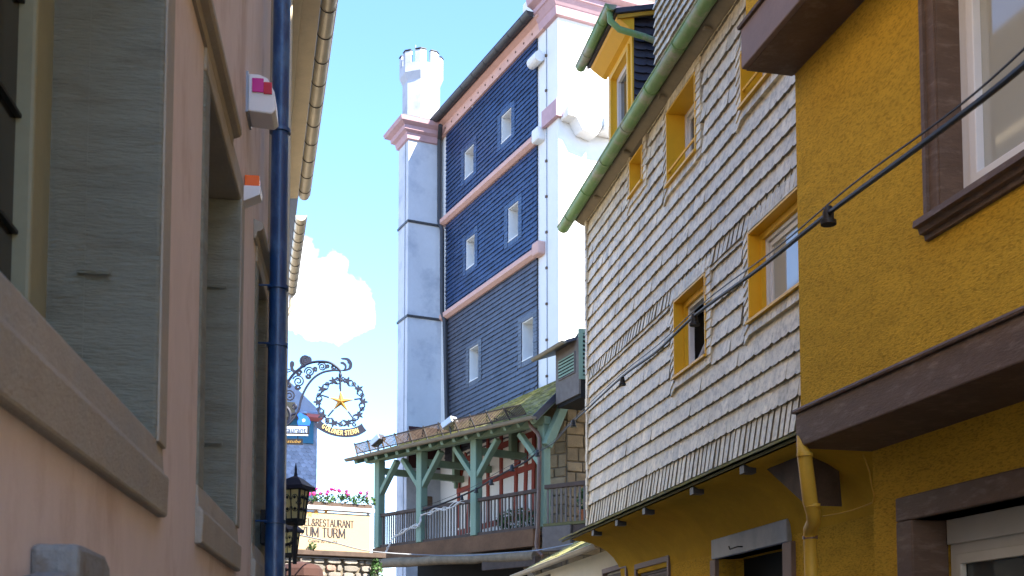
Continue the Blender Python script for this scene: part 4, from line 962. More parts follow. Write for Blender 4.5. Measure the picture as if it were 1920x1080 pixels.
# big brace under the verge, post head
mb = MB(); mb.beam(rp(LX-.2,DEPTH*.35)-Vector((0,0,1.1)), rp(LX-.2,DEPTH*.9)-Vector((0,0,.2)), .16, .22, up=G.n); part('brace', mb, M['green_wood'], ga)
# corner downpipe
pd = [(993,790),(996,800),(1008,812),(1012,822),(1011,900),(1009,985),(1006,1020),(1008,1034),(1018,1042)]
mb = MB(); mb.tube([G.hit(x,y,.32 if y < 805 else .2) for x,y in pd], .05, 8); part('downpipe', mb, M['copper_pipe'], ga, smooth=True)
# floodlights on the eave
for k, (x, y, lab) in enumerate(((708, 826, 'dark floodlight tilted up at the far left end of the gallery roof'), (843, 793, 'pale floodlight tilted up on the gallery roof below the white buttress'))):
    q = G.hit(x, y, .66); fl = thing('floodlight', lab, 'floodlight', q, 'floodlights on the gallery roof')
    f = Frame(960,1,0,1); f.O = q; f.d = Vector((.78,-.62,0)).normalized(); f.n = Vector((-.62,-.78,0)).normalized()
    tilt = Matrix.Rotation(R_(28 if k == 0 else 24), 3, f.n)
    def tl(m): m.v = [q+tilt@(v-q) for v in m.v]; return m
    mb = MB(); mb.box(f, -.19, .19, -.12, .12, -.09, .09); part('housing', tl(mb), M['lamp_grey'] if k else M['dark_slate'], fl, bevel=.02)
    mb = MB(); mb.box(f, -.18, .18, .12, .13, -.07, .07); part('glass', tl(mb), M['lamp_glass'], fl)
    mb = MB(); mb.beam(q-Vector((0,0,.08)), q+Vector((.04,0,-.32)), .05, .03); part('bracket', mb, M['dark_gutter'], fl)
# louvred vent house on the roof
V1 = Frame(1085, 26.5, az_of(60), -1)
lv = thing('louvre_dormer', 'small grey boarded roof vent house with pale green louvres beside the slate house', 'vent', V1.p(0,0,V1.z(1062,720)))
va = V1.s(1085, 680); vz0, vz1 = V1.z(1085, 704), V1.z(1085, 640)
vb2 = V1.s(1042, 690)
mb = MB(); mb.box(V1, va, vb2, -1.2, -.06, vz0-.5, vz1+.08); part('core', mb, M['dark'], lv)
nb = 0; s = va
opn = (V1.s(1078,680), V1.s(1049,690), V1.z(1049,712), V1.z(1049,678))
mb = MB(); mb.holes(V1, va, vb2, vz0-.42, vz1+.1, -.05, 0, [opn]); part('side_boards', mb, M['grey_wood'], lv)
mb = MB(); mb.holes(V1, opn[0]-.03, opn[1]+.03, opn[2]-.03, opn[3]+.03, 0, .03, [opn]); fr_ = part('louvre_frame', mb, M['grey_wood'], lv)
for i in range(6):
    z = opn[2]+.03+(opn[3]-opn[2]-.05)*i/5; mb = MB(); mb.hexa([V1.p(opn[0],-.03,z+.05),V1.p(opn[1],-.03,z+.05),V1.p(opn[1],.03,z-.01),V1.p(opn[0],.03,z-.01),V1.p(opn[0],-.03,z+.065),V1.p(opn[1],-.03,z+.065),V1.p(opn[1],.03,z+.035),V1.p(opn[0],.03,z+.035)]); part('slat', mb, M['green_wood'], fr_)
V2 = Frame(960,1,0,1); V2.O = V1.p(va,0,0); V2.d = Vector((.97,.12,0)).normalized(); V2.n = Vector((V2.d.y,-V2.d.x,0))
mb = MB(); mb.holes(V2, -.0, 1.3, vz0-.08, vz1+.30, -.06, .0, [(.10,1.2,vz0+.0,vz1+.2)]); part('front_frame', mb, M['green_wood'], lv)
for i in range(10):
    z = vz0+.03+i*(vz1+.15-vz0)/9.5; mb = MB(); mb.hexa([V2.p(.10,-.05,z+.05),V2.p(1.2,-.05,z+.05),V2.p(1.2,.02,z),V2.p(.10,.02,z),V2.p(.10,-.05,z+.065),V2.p(1.2,-.05,z+.065),V2.p(1.2,.02,z+.03),V2.p(.10,.02,z+.03)]); part('slat', mb, M['green_wood'], lv)
mb = MB(); mb.box(V2, .02, 1.28, -1.2, -.15, vz0-.05, vz1+.25); part('core', mb, M['dark'], lv)
rA, rB = V1.at(1004, 680, .25), V1.at(1061, 640, .25)
zr = (rA[1]+rB[1])/2
mb = MB(); rq = [V1.p(rB[0]-.05,.25,zr), V1.p(rA[0],.25,zr), V1.p(rA[0],-1.4,zr+.6), V1.p(rB[0]-.05,-1.4,zr+.6)]
mb.hexa([p for p in rq]+[p+Vector((0,0,.07)) for p in rq]); part('vent_roof', mb, M['dark_slate'], lv)
gutter(V1, rB[0]-.05, rA[0], .31, zr+.03, .06, M['soffit'], lv, n=8)
# ================================================================== under the gallery: timber lintel, pier and dark passage
pg = thing('passage_lintel', 'bleached log lintel over a dark passage below the gallery', 'lintel', G.p(3,.2,2))
a = G.hit(708,1056,.25); b = G.hit(1003,1042,.25)
n_ = 14; rng = random.Random(4)
mb = MB(); mb.tube([a.lerp(b, i/n_)+Vector((0,0,rng.uniform(-.015,.015))) for i in range(n_+1)], [.13+rng.uniform(-.012,.012) for _ in range(n_+1)], 10); part('log', mb, M['log'], pg, smooth=True)
mb = MB(); mb.box(G, G.s(1010,1060,.2), G.s(910,1060,.2), .12, .32, G.z(960,1066,.2), G.z(960,1048,.2)); part('plank', mb, M['brown_wood'], pg, bevel=.01)
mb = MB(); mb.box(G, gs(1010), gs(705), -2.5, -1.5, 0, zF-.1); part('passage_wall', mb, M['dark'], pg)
mb = MB(); mb.beam(G.hit(988,1062,.1), G.hit(1010,1100,.1), .14, .14); part('strut', mb, M['log'], pg)
for i in range(9):
    z = .3+i*.3; mb = MB(); s = G.s(748,1075,.1); mb.box(G, s-.18, s+.18, -.2, .2, z-.14, z+.14); part('pier_stone', mb, M['rubble_red'] if i % 2 else M['rubble'], pg, bevel=.03)
# potted plant and shrub behind the balusters
def leafclump(m, c, rx, rz, n, size, rnd):
    for _ in range(n):
        th, ph = rnd.uniform(0, 2*math.pi), math.acos(rnd.uniform(-1,1)); r = rnd.uniform(.35,1)**.5
        p = Vector(c)+Vector((rx*r*math.sin(ph)*math.cos(th), rx*r*math.sin(ph)*math.sin(th), rz*r*math.cos(ph)))
        d = Vector((rnd.uniform(-1,1),rnd.uniform(-1,1),rnd.uniform(-.4,1))).normalized(); e = d.cross(Vector((rnd.uniform(-1,1),rnd.uniform(-1,1),rnd.uniform(-1,1)))).normalized(); s = size*rnd.uniform(.6,1.2)
        m.tone = rnd.uniform(.5,1.6); m.face([p-d*s, p+e*s*.5, p+d*s, p-e*s*.5])
rl = random.Random(11)
q = G.p(gs(925), -1.0, zF)
sb1 = thing('shrub', 'low green shrub behind the gallery balusters', 'shrub', q)
mb = MB(); leafclump(mb, q+Vector((0,0,.42)), .75, .32, 700, .06, rl); part('foliage', mb, M['leaf'], sb1)
mb = MB(); 
for i in range(5): mb.tube([q+Vector((.1*i-.2,0,0)), q+Vector((.22*i-.45,.05,.45))], .012, 5)
part('stems', mb, M['brown_wood'], sb1)
q = G2.p(G2.s(1100, 955, -.5), -.5, zF2-.02)
pp_ = thing('potted_plant', 'plant in an orange pot behind the railing next to the slate house', 'potted plant', q)
mb = MB(); mb.lathe(q, [(.13,0),(.18,.30),(.20,.30),(.20,.36),(.16,.36)], 14); part('pot', mb, M['terracotta'], pp_, smooth=True)
mb = MB(); leafclump(mb, q+Vector((0,0,.62)), .24, .30, 300, .05, rl); part('foliage', mb, M['leaf'], pp_)
mb = MB(); bx_ = T.at(801, 943); o_, z_ = T.cross(801, 943, sB); mb.box(T, sB-.12, sB, o_-.14, o_+.14, z_-.2, z_+.2); mbx = part('letter_box', mb, M['brown'], bevel=.03); tag(mbx, 'small brown box on the white wall behind the gallery post', 'box')
# ================================================================== lettering from strokes
def arc(cx, cy, rx, ry, a0, a1, n=10): return [(cx+rx*math.cos(R_(a0+(a1-a0)*i/n)), cy+ry*math.sin(R_(a0+(a1-a0)*i/n))) for i in range(n+1)]
GL = {
 'H': (.78, [[(.08,0),(.08,1)],[(.70,0),(.70,1)],[(.08,.52),(.70,.52)]]),
 'O': (.86, [arc(.43,.5,.36,.5,90,450,18)]),
 'T': (.70, [[(.35,0),(.35,1)],[(.02,.98),(.68,.98)]]),
 'E': (.62, [[(.08,0),(.08,1)],[(.08,.98),(.56,.98)],[(.08,.52),(.48,.52)],[(.08,.02),(.58,.02)]]),
 'L': (.58, [[(.08,0),(.08,1)],[(.08,.02),(.56,.02)]]),
 '&': (.82, [[(.78,.0),(.28,.62)]+arc(.40,.80,.17,.19,200,-20,8)+[(.12,.30)]+arc(.34,.24,.25,.24,165,330,8)+[(.72,.46)]]),
 'R': (.72, [[(.08,0),(.08,1)],[(.08,.98)]+arc(.36,.74,.22,.24,90,-90,8)+[(.08,.50)],[(.36,.50),(.70,0)]]),
 'S': (.56, [arc(.27,.74,.22,.25,20,270,10)+arc(.27,.25,.22,.25,90,-160,10)]),
 'A': (.74, [[(.02,0),(.36,1)],[(.36,1),(.72,0)],[(.16,.36),(.57,.36)]]),
 'U': (.76, [[(.08,1)]+arc(.38,.30,.30,.30,180,360,10)+[(.68,1)]]),
 'N': (.80, [[(.08,0),(.08,1)],[(.08,1),(.72,0)],[(.72,0),(.72,1)]]),
 'Z': (.68, [[(.06,.98),(.62,.98)],[(.62,.98),(.06,.02)],[(.06,.02),(.64,.02)]]),
 'M': (.94, [[(.08,0),(.08,1)],[(.08,1),(.47,.12)],[(.47,.12),(.86,1)],[(.86,1),(.86,0)]]),
 'G': (.82, [arc(.43,.5,.36,.5,45,315,16)+[(.72,.42)],[(.50,.42),(.76,.42)]]),
 'D': (.80, [[(.08,0),(.08,1)],[(.08,.98)]+arc(.36,.5,.36,.48,90,-90,12)+[(.08,.02)]]),
 ' ': (.34, []),
}
def letter(ch, thick, thin, serif):
    w, st = GL[ch]; segs = []
    for pl in st:
        for (a, b) in zip(pl, pl[1:]):
            l = math.hypot(b[0]-a[0], b[1]-a[1]) or 1e-6; v = abs(b[1]-a[1])/l; wd = thin+(thick-thin)*v; segs.append((a, b, wd))
        if serif and len(pl) == 2:
            for p in pl:
                if abs(pl[0][1]-pl[1][1]) > .5 and (p[1] < .05 or p[1] > .95): segs.append(((p[0]-.10, min(max(p[1],.015),.985)), (p[0]+.10, min(max(p[1],.015),.985)), thin*.8))
    return w, segs
def textpart(F, text, height, path, mt, parent, o=.004, thick=.16, thin=.07, serif=False, track=.08, name='lettering', depth=.004, fit=None):
    """path(u) -> (s, z, angle) for distance u along the baseline; each character its own mesh"""
    tot = sum(GL[c][0]+track for c in text)*height; k = fit/tot if fit else 1.0; u = 0
    for c in text:
        w, segs = letter(c, thick, thin, serif)
        if segs:
            m = MB()
            s0, z0, an = path(u+w*height*k/2); ca, sa = math.cos(an), math.sin(an)
            for i, (a, b, wd) in enumerate(segs):
                A = Vector(((a[0]-w/2)*height*k, a[1]*height)); B = Vector(((b[0]-w/2)*height*k, b[1]*height)); d = B-A
                if d.length < 1e-6: continue
                d.normalize(); nn = Vector((-d.y, d.x))*wd*height/2; e = d*wd*height*.22
                q = [A+nn-e, B+nn+e, B-nn+e, A-nn-e]
                m.prism(F, [(s0+p.x*ca-p.y*sa, z0+p.x*sa+p.y*ca) for p in q], o, o+depth+.0002*i)
            part(name, m, mt, parent)
        u += (w+track)*height*k
def fonttext(F, text, s0, z0, height, mt, parent, width=None, shear=0, o=.004, name='lettering', bold=0):
    cu = bpy.data.curves.new('t', 'FONT'); cu.body = text; cu.size = 1; cu.shear = shear; cu.extrude = .01; cu.offset = bold
    ob = bpy.data.objects.new('t', cu); scene.collection.objects.link(ob); bpy.context.view_layer.update()
    me = bpy.data.meshes.new_from_object(ob.evaluated_get(bpy.context.evaluated_depsgraph_get())); bpy.data.objects.remove(ob)
    xs = [v.co.x for v in me.vertices]; x0, x1 = min(xs), max(xs); k = height/.72; kx = width/(x1-x0) if width else k
    m = MB(); m.v = [F.p(s0+(v.co.x-x0)*kx, o+v.co.z*.2, z0+v.co.y*k) for v in me.vertices]; m.f = [tuple(p.vertices) for p in me.polygons]; m.t = [1.0]*len(m.f)
    return part(name, m, mt, parent)
# ================================================================== HANGING STAR SIGN
K = Frame(640, 20.0, R_(84), 1)
K.n = Vector((K.d.y, -K.d.x, 0))
def kp(x, y, o=0.0): s, z = K.at(530+x/5.4, 650+y/5.4, o); return K.p(s, o, z)
def ks(x, y): return K.at(530+x/5.4, 650+y/5.4)
def smooth(pts, n=6):
    out = []; P = [Vector((*p, 0)) for p in pts]; P = [P[0]*2-P[1]]+P+[P[-1]*2-P[-2]]
    for i in range(1, len(P)-2):
        for j in range(n):
            t = j/n; a, b, c, d = P[i-1], P[i], P[i+1], P[i+2]
            q = .5*((2*b)+(-a+c)*t+(2*a-5*b+4*c-d)*t*t+(-a+3*b-3*c+d)*t**3); out.append((q.x, q.y))
    out.append((pts[-1][0], pts[-1][1])); return out
hs = thing('hanging_inn_sign', 'wrought iron inn sign with a golden star in a leaf wreath on scrolled bracket', 'sign', K.p(0,0,K.z(640,830)))
def iron(name, pts, r, o=0, n=5): 
    m = MB(); m.tube([kp(x, y, o) for x, y in pts], r*1.35, n); return part(name, m, M['iron'], hs, smooth=True)
iron('bracket_arm', smooth([(-120,560),(-40,470),(25,400),(110,280),(215,195),(300,160),(400,152),(480,165),(550,210),(585,245)]), .018)
iron('bracket_arm', smooth([(585,240),(500,240),(400,262),(310,320),(240,410),(190,520),(160,640),(100,740),(20,810),(-100,880)]), .015)
iron('stay', [(-160,230),(80,230)], .008); iron('stay', [(-160,340),(105,238)], .008)
def spiral(cx, cy, r, a0, turns, dirn=1): return [(cx+r*(1-.82*i/30)*math.cos(R_(a0)+dirn*turns*2*math.pi*i/30), cy+r*(1-.82*i/30)*math.sin(R_(a0)+dirn*turns*2*math.pi*i/30)) for i in range(31)]
for (cx, cy, r, a0, d) in ((400,203,46,200,1),(272,255,52,170,1),(165,265,32,0,-1),(160,352,62,200,1),(152,408,30,0,1),(58,388,30,90,-1),(68,498,64,160,1),(518,212,30,20,-1),(262,300,28,200,-1),(120,605,26,150,-1),(330,225,24,40,1),(455,200,20,100,1),(-30,520,60,0,1)):
    iron('scroll', spiral(cx, cy, r, a0, 1.9, d), .010)
iron('scroll', smooth([(20,600),(60,640),(75,690),(65,750),(20,800)]), .022); iron('scroll', smooth([(70,720),(95,690),(130,678)]), .018)
iron('scroll', spiral(230, 140, 56, 90, 2.4, 1), .014); iron('scroll', spiral(235, 140, 40, 270, 2.0, -1), .012)
def blade(name, outline, o=.0, th=.02, mt=None, par=None):
    m = MB(); m.prism(K, [ks(x, y) for x, y in outline], o-th/2, o+th/2); return part(name, m, mt or M['iron'], par or hs)
blade('rosette', arc(262,135,34,38,0,330,10)); blade('rosette', arc(205,200,30,14,0,330,8))
blade('leaf_finial', smooth([(115,270),(85,240),(72,190),(78,155),(98,146),(116,158),(118,185),(108,210),(120,235),(145,240)],3))
crest = smooth([(585,246),(640,246),(690,228),(706,190),(700,155),(672,122),(630,112),(590,118),(600,130),(632,130),(622,140),(650,148),(642,158),(668,172),(656,184),(676,196),(655,204),(660,222),(620,230),(632,215),(612,205),(628,196),(608,184),(618,176),(583,172),(585,160),(615,156),(642,178),(652,205),(640,232)],2)
blade('curl', smooth([(585,246),(640,246),(690,228),(706,190),(700,155),(672,122),(630,112),(590,118),(600,130),(640,136),(668,165),(672,200),(650,226),(600,236)],3), .0)
blade('curl', smooth([(583,160),(612,156),(640,175),(650,205),(640,236),(618,236),(628,210),(615,185),(585,175)],3), .012)
for i in range(5): a = R_(-60+i*26); blade('tooth', [(648+26*math.cos(a)-5, 178+34*math.sin(a)), (648+10*math.cos(a), 178+16*math.sin(a)), (648+26*math.cos(a)+5, 178+34*math.sin(a)+8)], .016)
iron('hanger', [(583,245),(583,430)], .014); iron('scroll', spiral(556,322,22,0,1.2,1), .009); iron('scroll', spiral(610,322,22,180,1.2,-1), .009)
m = MB(); m.lathe(kp(583,290), [(.01,-.05),(.03,-.02),(.03,.02),(.01,.05)], 8); part('boss', m, M['iron'], hs, smooth=True)
WC, WR = (586, 562), 232
iron('wreath_ring', [(WC[0]+(WR+16*math.sin(i*10*2*math.pi/80))*math.cos(2*math.pi*i/80), WC[1]+(WR*.98+16*math.sin(i*10*2*math.pi/80))*math.sin(2*math.pi*i/80)) for i in range(81)], .010)
iron('wreath_ring', [(WC[0]+(WR-24-16*math.sin(i*10*2*math.pi/80))*math.cos(2*math.pi*i/80), WC[1]+(WR*.98-24-16*math.sin(i*10*2*math.pi/80))*math.sin(2*math.pi*i/80)) for i in range(81)], .008)
for i in range(10):
    a = R_(-90+18+36*i); cx, cy = WC[0]+WR*math.cos(a), WC[1]+WR*.98*math.sin(a); pts = []
    for j in range(20):
        b = 2*math.pi*j/20+a; rr = 30+13*math.cos(5*(b-a)); pts.append((cx+rr*1.15*math.cos(b), cy+rr*math.sin(b)))
    blade('vine_leaf', pts, .012, .016)
    a2 = a+R_(18); cx, cy = WC[0]+(WR-2)*math.cos(a2), WC[1]+(WR*.98-2)*math.sin(a2)
    for j in range(6):
        b = j*math.pi/3; iron('grape', [(cx+14*math.cos(b)+8*math.cos(t), cy+14*math.sin(b)+8*math.sin(t)) for t in [2*math.pi*q/7 for q in range(8)]], .006, .0, 4)
    a3 = a+R_(9); cx, cy = WC[0]+(WR-38)*math.cos(a3), WC[1]+(WR*.98-38)*math.sin(a3)
    blade('small_leaf', [(cx+(18 if j % 2 == 0 else 6)*math.cos(j*math.pi/5+a3), cy+(18 if j % 2 == 0 else 6)*math.sin(j*math.pi/5+a3)) for j in range(10)], .0, .012)
tips = [(585,440),(740,533),(672,668),(505,650),(455,510)]; sc2 = (590,552)
m = MB(); ring_ = []
for i in range(5):
    t, u = tips[i], tips[(i+1)%5]; ring_.append(t); mx, my = (t[0]+u[0])/2, (t[1]+u[1])/2; v = (mx-sc2[0], my-sc2[1]); l = math.hypot(*v); ring_.append((sc2[0]+v[0]/l*40, sc2[1]+v[1]/l*40))
P = [kp(x, y) for x, y in ring_]+[kp(*sc2, .07), kp(*sc2, -.07)]
m.add(P, [(i, (i+1)%10, 10) for i in range(10)]+[((i+1)%10, i, 11) for i in range(10)]); part('star', m, M['gold'], hs, weld=True)
for t in tips:
    v = (t[0]-sc2[0], t[1]-sc2[1]); l = math.hypot(*v); e = (sc2[0]+v[0]/l*205, sc2[1]+v[1]/l*205); iron('star_rod', [(sc2[0]+v[0]*.9, sc2[1]+v[1]*.9), e], .011)
iron('scroll', spiral(448,762,24,-90,1.1,1), .010); iron('scroll', spiral(728,788,24,-90,1.1,-1), .010)
lo = smooth([(326,790),(345,822),(430,872),(510,900),(600,915),(690,914),(760,900),(822,868),(848,848)],3); up = smooth([(800,778),(770,800),(700,826),(600,836),(500,820),(410,772),(382,738)],3)
blade('ribbon', [(326,790),(345,822)]+lo[4:]+[(828,825)]+up+[(352,775)], .0, .03)
def rib(u):
    xs = 392+u/ribU*388; t = (xs-590)/198; y = 893-56*t*t+22*t*1.0+2; dy = (-112*t+22)/198
    s, z = ks(xs, y); return s, z, -math.atan(dy)
ribL = (ks(780,850)[0]-ks(392,830)[0]); ribU = ribL
textpart(K, 'GOLDNER STERN', 46/5.4/FPX*20, rib, M['goldtext'], hs, o=.016, thick=.15, thin=.13, fit=ribL, track=.2)
# ================================================================== RESTAURANT SIGNS (further along)
Q = Frame(560, 24.0, R_(84), 1); Q.n = Vector((Q.d.y, -Q.d.x, 0))
rsn = thing('restaurant_sign', 'pale blue restaurant sign in a black frame with a blue crest, under the iron bracket', 'sign', Q.p(0,0,Q.z(560,826)))
def qr(x0, x1, y0, y1): return Q.s(530+x0/5.4,800), Q.s(530+x1/5.4,800), Q.z(555,650+y1/5.4), Q.z(555,650+y0/5.4)
a = qr(-120, 268, 800, 882); m = MB(); m.box(Q, *a[:2], -.05, .05, *a[2:]); part('sign_frame', m, M['black'], rsn)
b_ = qr(-115, 250, 812, 876); m = MB(); m.box(Q, *b_[:2], .05, .056, *b_[2:]); part('sign_face', m, M['palesign'], rsn)
q0 = Q.at(530-40/5.4, 650+868/5.4); fonttext(Q, 'Restaurant', Q.s(530-75/5.4,805), q0[1]+.0, (50/5.4)/FPX*24, M['text'], rsn, width=Q.s(530+240/5.4,805)-Q.s(530-75/5.4,805), o=.058, bold=.012)
a = qr(-120, 258, 888, 902); m = MB(); m.box(Q, *a[:2], -.03, .04, *a[2:]); part('light_strip', m, M['white'], rsn)
m = MB(); m.prism(Q, [Q.at(530+x/5.4, 650+y/5.4) for x, y in smooth([(158,800),(150,760),(165,730),(152,700),(158,680),(185,672),(210,690),(245,705),(272,735),(280,770),(270,800)],3)], -.03, .03); part('crest', m, M['crestblue'], rsn)
m = MB(); m.prism(Q, [Q.at(530+x/5.4, 650+y/5.4) for x, y in [(195,742),(215,730),(232,742),(228,762),(205,768)]], .03, .034); part('crest_mark', m, M['palesign'], rsn)
# small black board hung beneath
sb2 = thing('tavern_board', 'small black board with faint gold script hung below the restaurant sign', 'sign', Q.p(0,0,Q.z(550,834)))
a = qr(-120, 205, 934, 990); m = MB(); m.box(Q, *a[:2], -.04, .03, *a[2:]); part('board', m, M['black'], sb2)
fonttext(Q, 'Sternstube', Q.s(530-90/5.4,830), Q.z(550,650+976/5.4), (32/5.4)/FPX*24, M['gold'], sb2, width=Q.s(530+185/5.4,830)-Q.s(530-90/5.4,830), shear=.35, o=.032)
m = MB(); m.tube([Q.p(a[0]+.3,0,a[3]), Q.p(a[0]+.3,0,a[3]+.2)], .01, 5); m.tube([Q.p(a[1]-.1,0,a[3]), Q.p(a[1]-.1,0,a[3]+.2)], .01, 5); part('hangers', m, M['black'], sb2)
# ================================================================== FAR SLATE-HUNG HOUSE
FH = Frame(592, 42.0, R_(66), 1); FH.n = Vector((FH.d.y, -FH.d.x, 0))
fh = thing('scale_slate_house', 'distant house hung with pale blue scale slates, behind the lantern', 'house', FH.p(-2,0,0))
fx1 = FH.s(594, 850); zr0 = FH.z(594, 780)
m = MB(); m.box(FH, -7, fx1, -6, -.03, 0, zr0+.1); part('wall', m, M['tower_shade'], fh)
m = MB(); z = FH.z(594, 935); i = 0
while z < zr0:
    s = -2.6+(i % 2)*.09
    while s < fx1-.02:
        w = .18; m.tone = rt.uniform(.8,1.2); e = min(s+w, fx1); mid = (s+e)/2
        out = [(s,z+.07),(s+.03,z+.02),(mid,z),(e-.03,z+.02),(e,z+.07),(e,z+.2),(s,z+.2)]
        m.add([FH.p(a, .03-.12*(q-z), q) for a, q in out]+[FH.p(a, -.02, q) for a, q in out[:5]], [tuple(range(7)),(0,7,8,1),(1,8,9,2),(2,9,10,3),(3,10,11,4)]); s += w
    z += .135; i += 1
part('scale_slates', m, M['scale_slate'], fh, kind='stuff')
m = MB(); m.box(FH, -7, FH.s(588,800,.1), -.0, .10, FH.z(590,832,.1), FH.z(590,788,.1)); part('teal_band', m, M['teal'], fh)
m = MB(); m.extr(FH, [(.1,FH.z(590,790,.1)),(.55,FH.z(590,783,.5)),(.55,FH.z(590,776,.5)),(.1,FH.z(590,778,.1))], FH.s(575,780,.5), FH.s(607,780,.5)); part('red_eave', m, M['redboard'], fh)
ra = FH.hit(607, 778, .5); rb = FH.hit(549, 752, .5)
m = MB(); s_a, s_b2 = FH.s(607,780,.5), FH.s(500,780,.5); ze = FH.z(600,778,.5)
for k in range(12):
    for j in range(34):
        s = s_a-(j+1)*.12-k*.10; m.tone = rt.uniform(.75,1.25); o = .55-k*.13; z = ze+k*.105
        m.add([FH.p(s,o,z+.03),FH.p(s+.115,o,z+.03),FH.p(s+.115,o-.15,z+.13),FH.p(s,o-.15,z+.13),FH.p(s,o,z),FH.p(s+.115,o,z)],[(0,1,2,3),(0,4,5,1)])
part('roof_tiles', m, M['scale_slate'], fh, kind='stuff')
m = MB(); m.prism(FH, [(s_a+.1,ze-.02),(s_b2,ze-.02),(s_b2,ze+1.2),(s_a-1.3,ze+1.2)], -1.4, .40); part('roof_core', m, M['scale_slate'], fh)
m = MB(); c0 = FH.at(540, 790, .6); m.box(FH, c0[0]-1.5, FH.s(552,770,.6), .15, .7, ze-.2, FH.z(545,755,.6)); part('ochre_gable', m, M['ashlar'], fh)
# ================================================================== LANTERNS
def lantern(px, rng_, label, ytop, ybot, half):
    base = Frame(px, rng_, 0, 1).O; Z = lambda y: EYE+(CAM+ray(px,y)*(base.y/ray(px,y).y)).z-EYE
    zt, zr, ze, zbm = Z(ytop), Z(ytop+(ybot-ytop)*.22), Z(ytop+(ybot-ytop)*.40), Z(ybot)
    c = Vector((base.x, base.y, 0)); ln = thing('street_lantern', label, 'lantern', c+Vector((0,0,zbm)), 'wall lanterns')
    r1 = half; r2 = half*.82; r3 = half*.58; rot = R_(28)
    m = MB(); m.lathe(c, [(r1*1.25,ze-.035),(r1*1.28,ze),(r1*.55,zr-.03),(.02,zr)], 4, rot); part('roof', m, M['iron'], ln)
    m = MB(); m.lathe(c, [(.022,zr-.02),(.012,zr+.05),(.014,zr+.07),(.003,zt)], 6); part('finial', m, M['iron'], ln)
    m = MB(); m.lathe(c, [(r3*.97,zbm+.03),(r2*.97,ze-.04)], 4, rot); part('glass_panes', m, M['amber'], ln)
    for j in range(4):
        a = rot+math.pi/2*j; d = Vector((math.cos(a),math.sin(a),0)); m = MB(); m.beam(c+d*r3+Vector((0,0,zbm)), c+d*r2+Vector((0,0,ze-.03)), .02, .02); part('corner_bar', m, M['black'], ln)
    m = MB(); m.lathe(c, [(r3*.8,zbm-.03),(r3*1.12,zbm-.01),(r3*1.12,zbm+.035),(r3*.9,zbm+.04)], 4, rot); part('base_plate', m, M['black'], ln)
    for j in range(4):      # scrollwork on each pane
        a = rot+math.pi/2*(j+.5); d = Vector((math.cos(a),math.sin(a),0)); t = Vector((-d.y,d.x,0)); h = ze-zbm
        def P_(u, v): rr = (r3+(r2-r3)*v)*.715+.012; return c+d*rr+t*u+Vector((0,0,zbm+h*v))
        m = MB(); m.tube([P_(0,.03), P_(0,.95)], .006, 5); wd = r2*.5
        for sg2 in (-1, 1):
            for v0, fl in ((.62,1),(.42,-1)):
                m.tube([P_(sg2*(.01+wd*.5*(1-math.cos(q*.55))), v0+fl*.12*math.sin(q*.55)*1.1) for q in range(9)], .004, 4)
                m.lathe(P_(sg2*wd*.62, v0+fl*.06), [(.001,-.018),(.02,0),(.001,.018)], 6, cap=False)
        part('scrollwork', m, M['black'], ln)
    m = MB(); m.tube([c+Vector((0,0,zbm-.02)), c+Vector((0,0,zbm-.42))], .022, 6); m.tube([c+Vector((0,0,zbm-.2)), c+Vector((-.22,0,zbm-.26)), c+Vector((-.45,-.02,zbm-.2))], .016, 6); part('bracket', m, M['black'], ln)
    m = MB(); m.tube([c+Vector((-.14+.07*math.cos(q*.7)*(1-q/16), -.0, zbm-.10+.07*math.sin(q*.7)*(1-q/16))) for q in range(13)], .008, 4); part('scroll', m, M['black'], ln)
    return ln
lantern(550, 12.0, 'nearer black wall lantern with amber panes and scrollwork, beside the blue downpipe', 868, 980, .165)
lantern(541, 17.5, 'farther and lower black wall lantern, seen just under the larger lantern', 962, 1042, .17)
mb = MB(); mb.box(L, L.s(491,1000,.01)-.02, L.s(503,1000,.01), .0, .05, L.z(497,1030), L.z(497,968)); o = part('wall_plate', mb, M['black'], bevel=.005); tag(o, 'black metal plate on the pink wall left of the blue downpipe', 'plate')
# ================================================================== HOTEL BANNER, FLOWER BOX, TERRACE
Hh = Frame(693, 27.5, R_(62), 1); Hh.n = Vector((Hh.d.y, -Hh.d.x, 0))
hb = thing('hotel_banner', 'cream hotel and restaurant banner with dark lettering below the flower boxes', 'banner', Hh.p(-1,0,Hh.z(660,1035)))
hz1, hz0 = Hh.z(693, 966), Hh.z(693, 1036); hx0 = Hh.s(520, 990); hx1 = Hh.s(694, 990)
m = MB(); m.box(Hh, hx0, hx1, -.03, 0, hz0, hz1); part('cloth', m, M['banner'], hb)
def ln_(x0, y0, x1, y1):
    a, b = Hh.at(x0, y0), Hh.at(x1, y1); 
    return lambda u: (a[0]+(b[0]-a[0])*u/abs(b[0]-a[0]), a[1], 0), b[0]-a[0], a[1]
fw = Hh.s(664,985)-Hh.s(536,985)
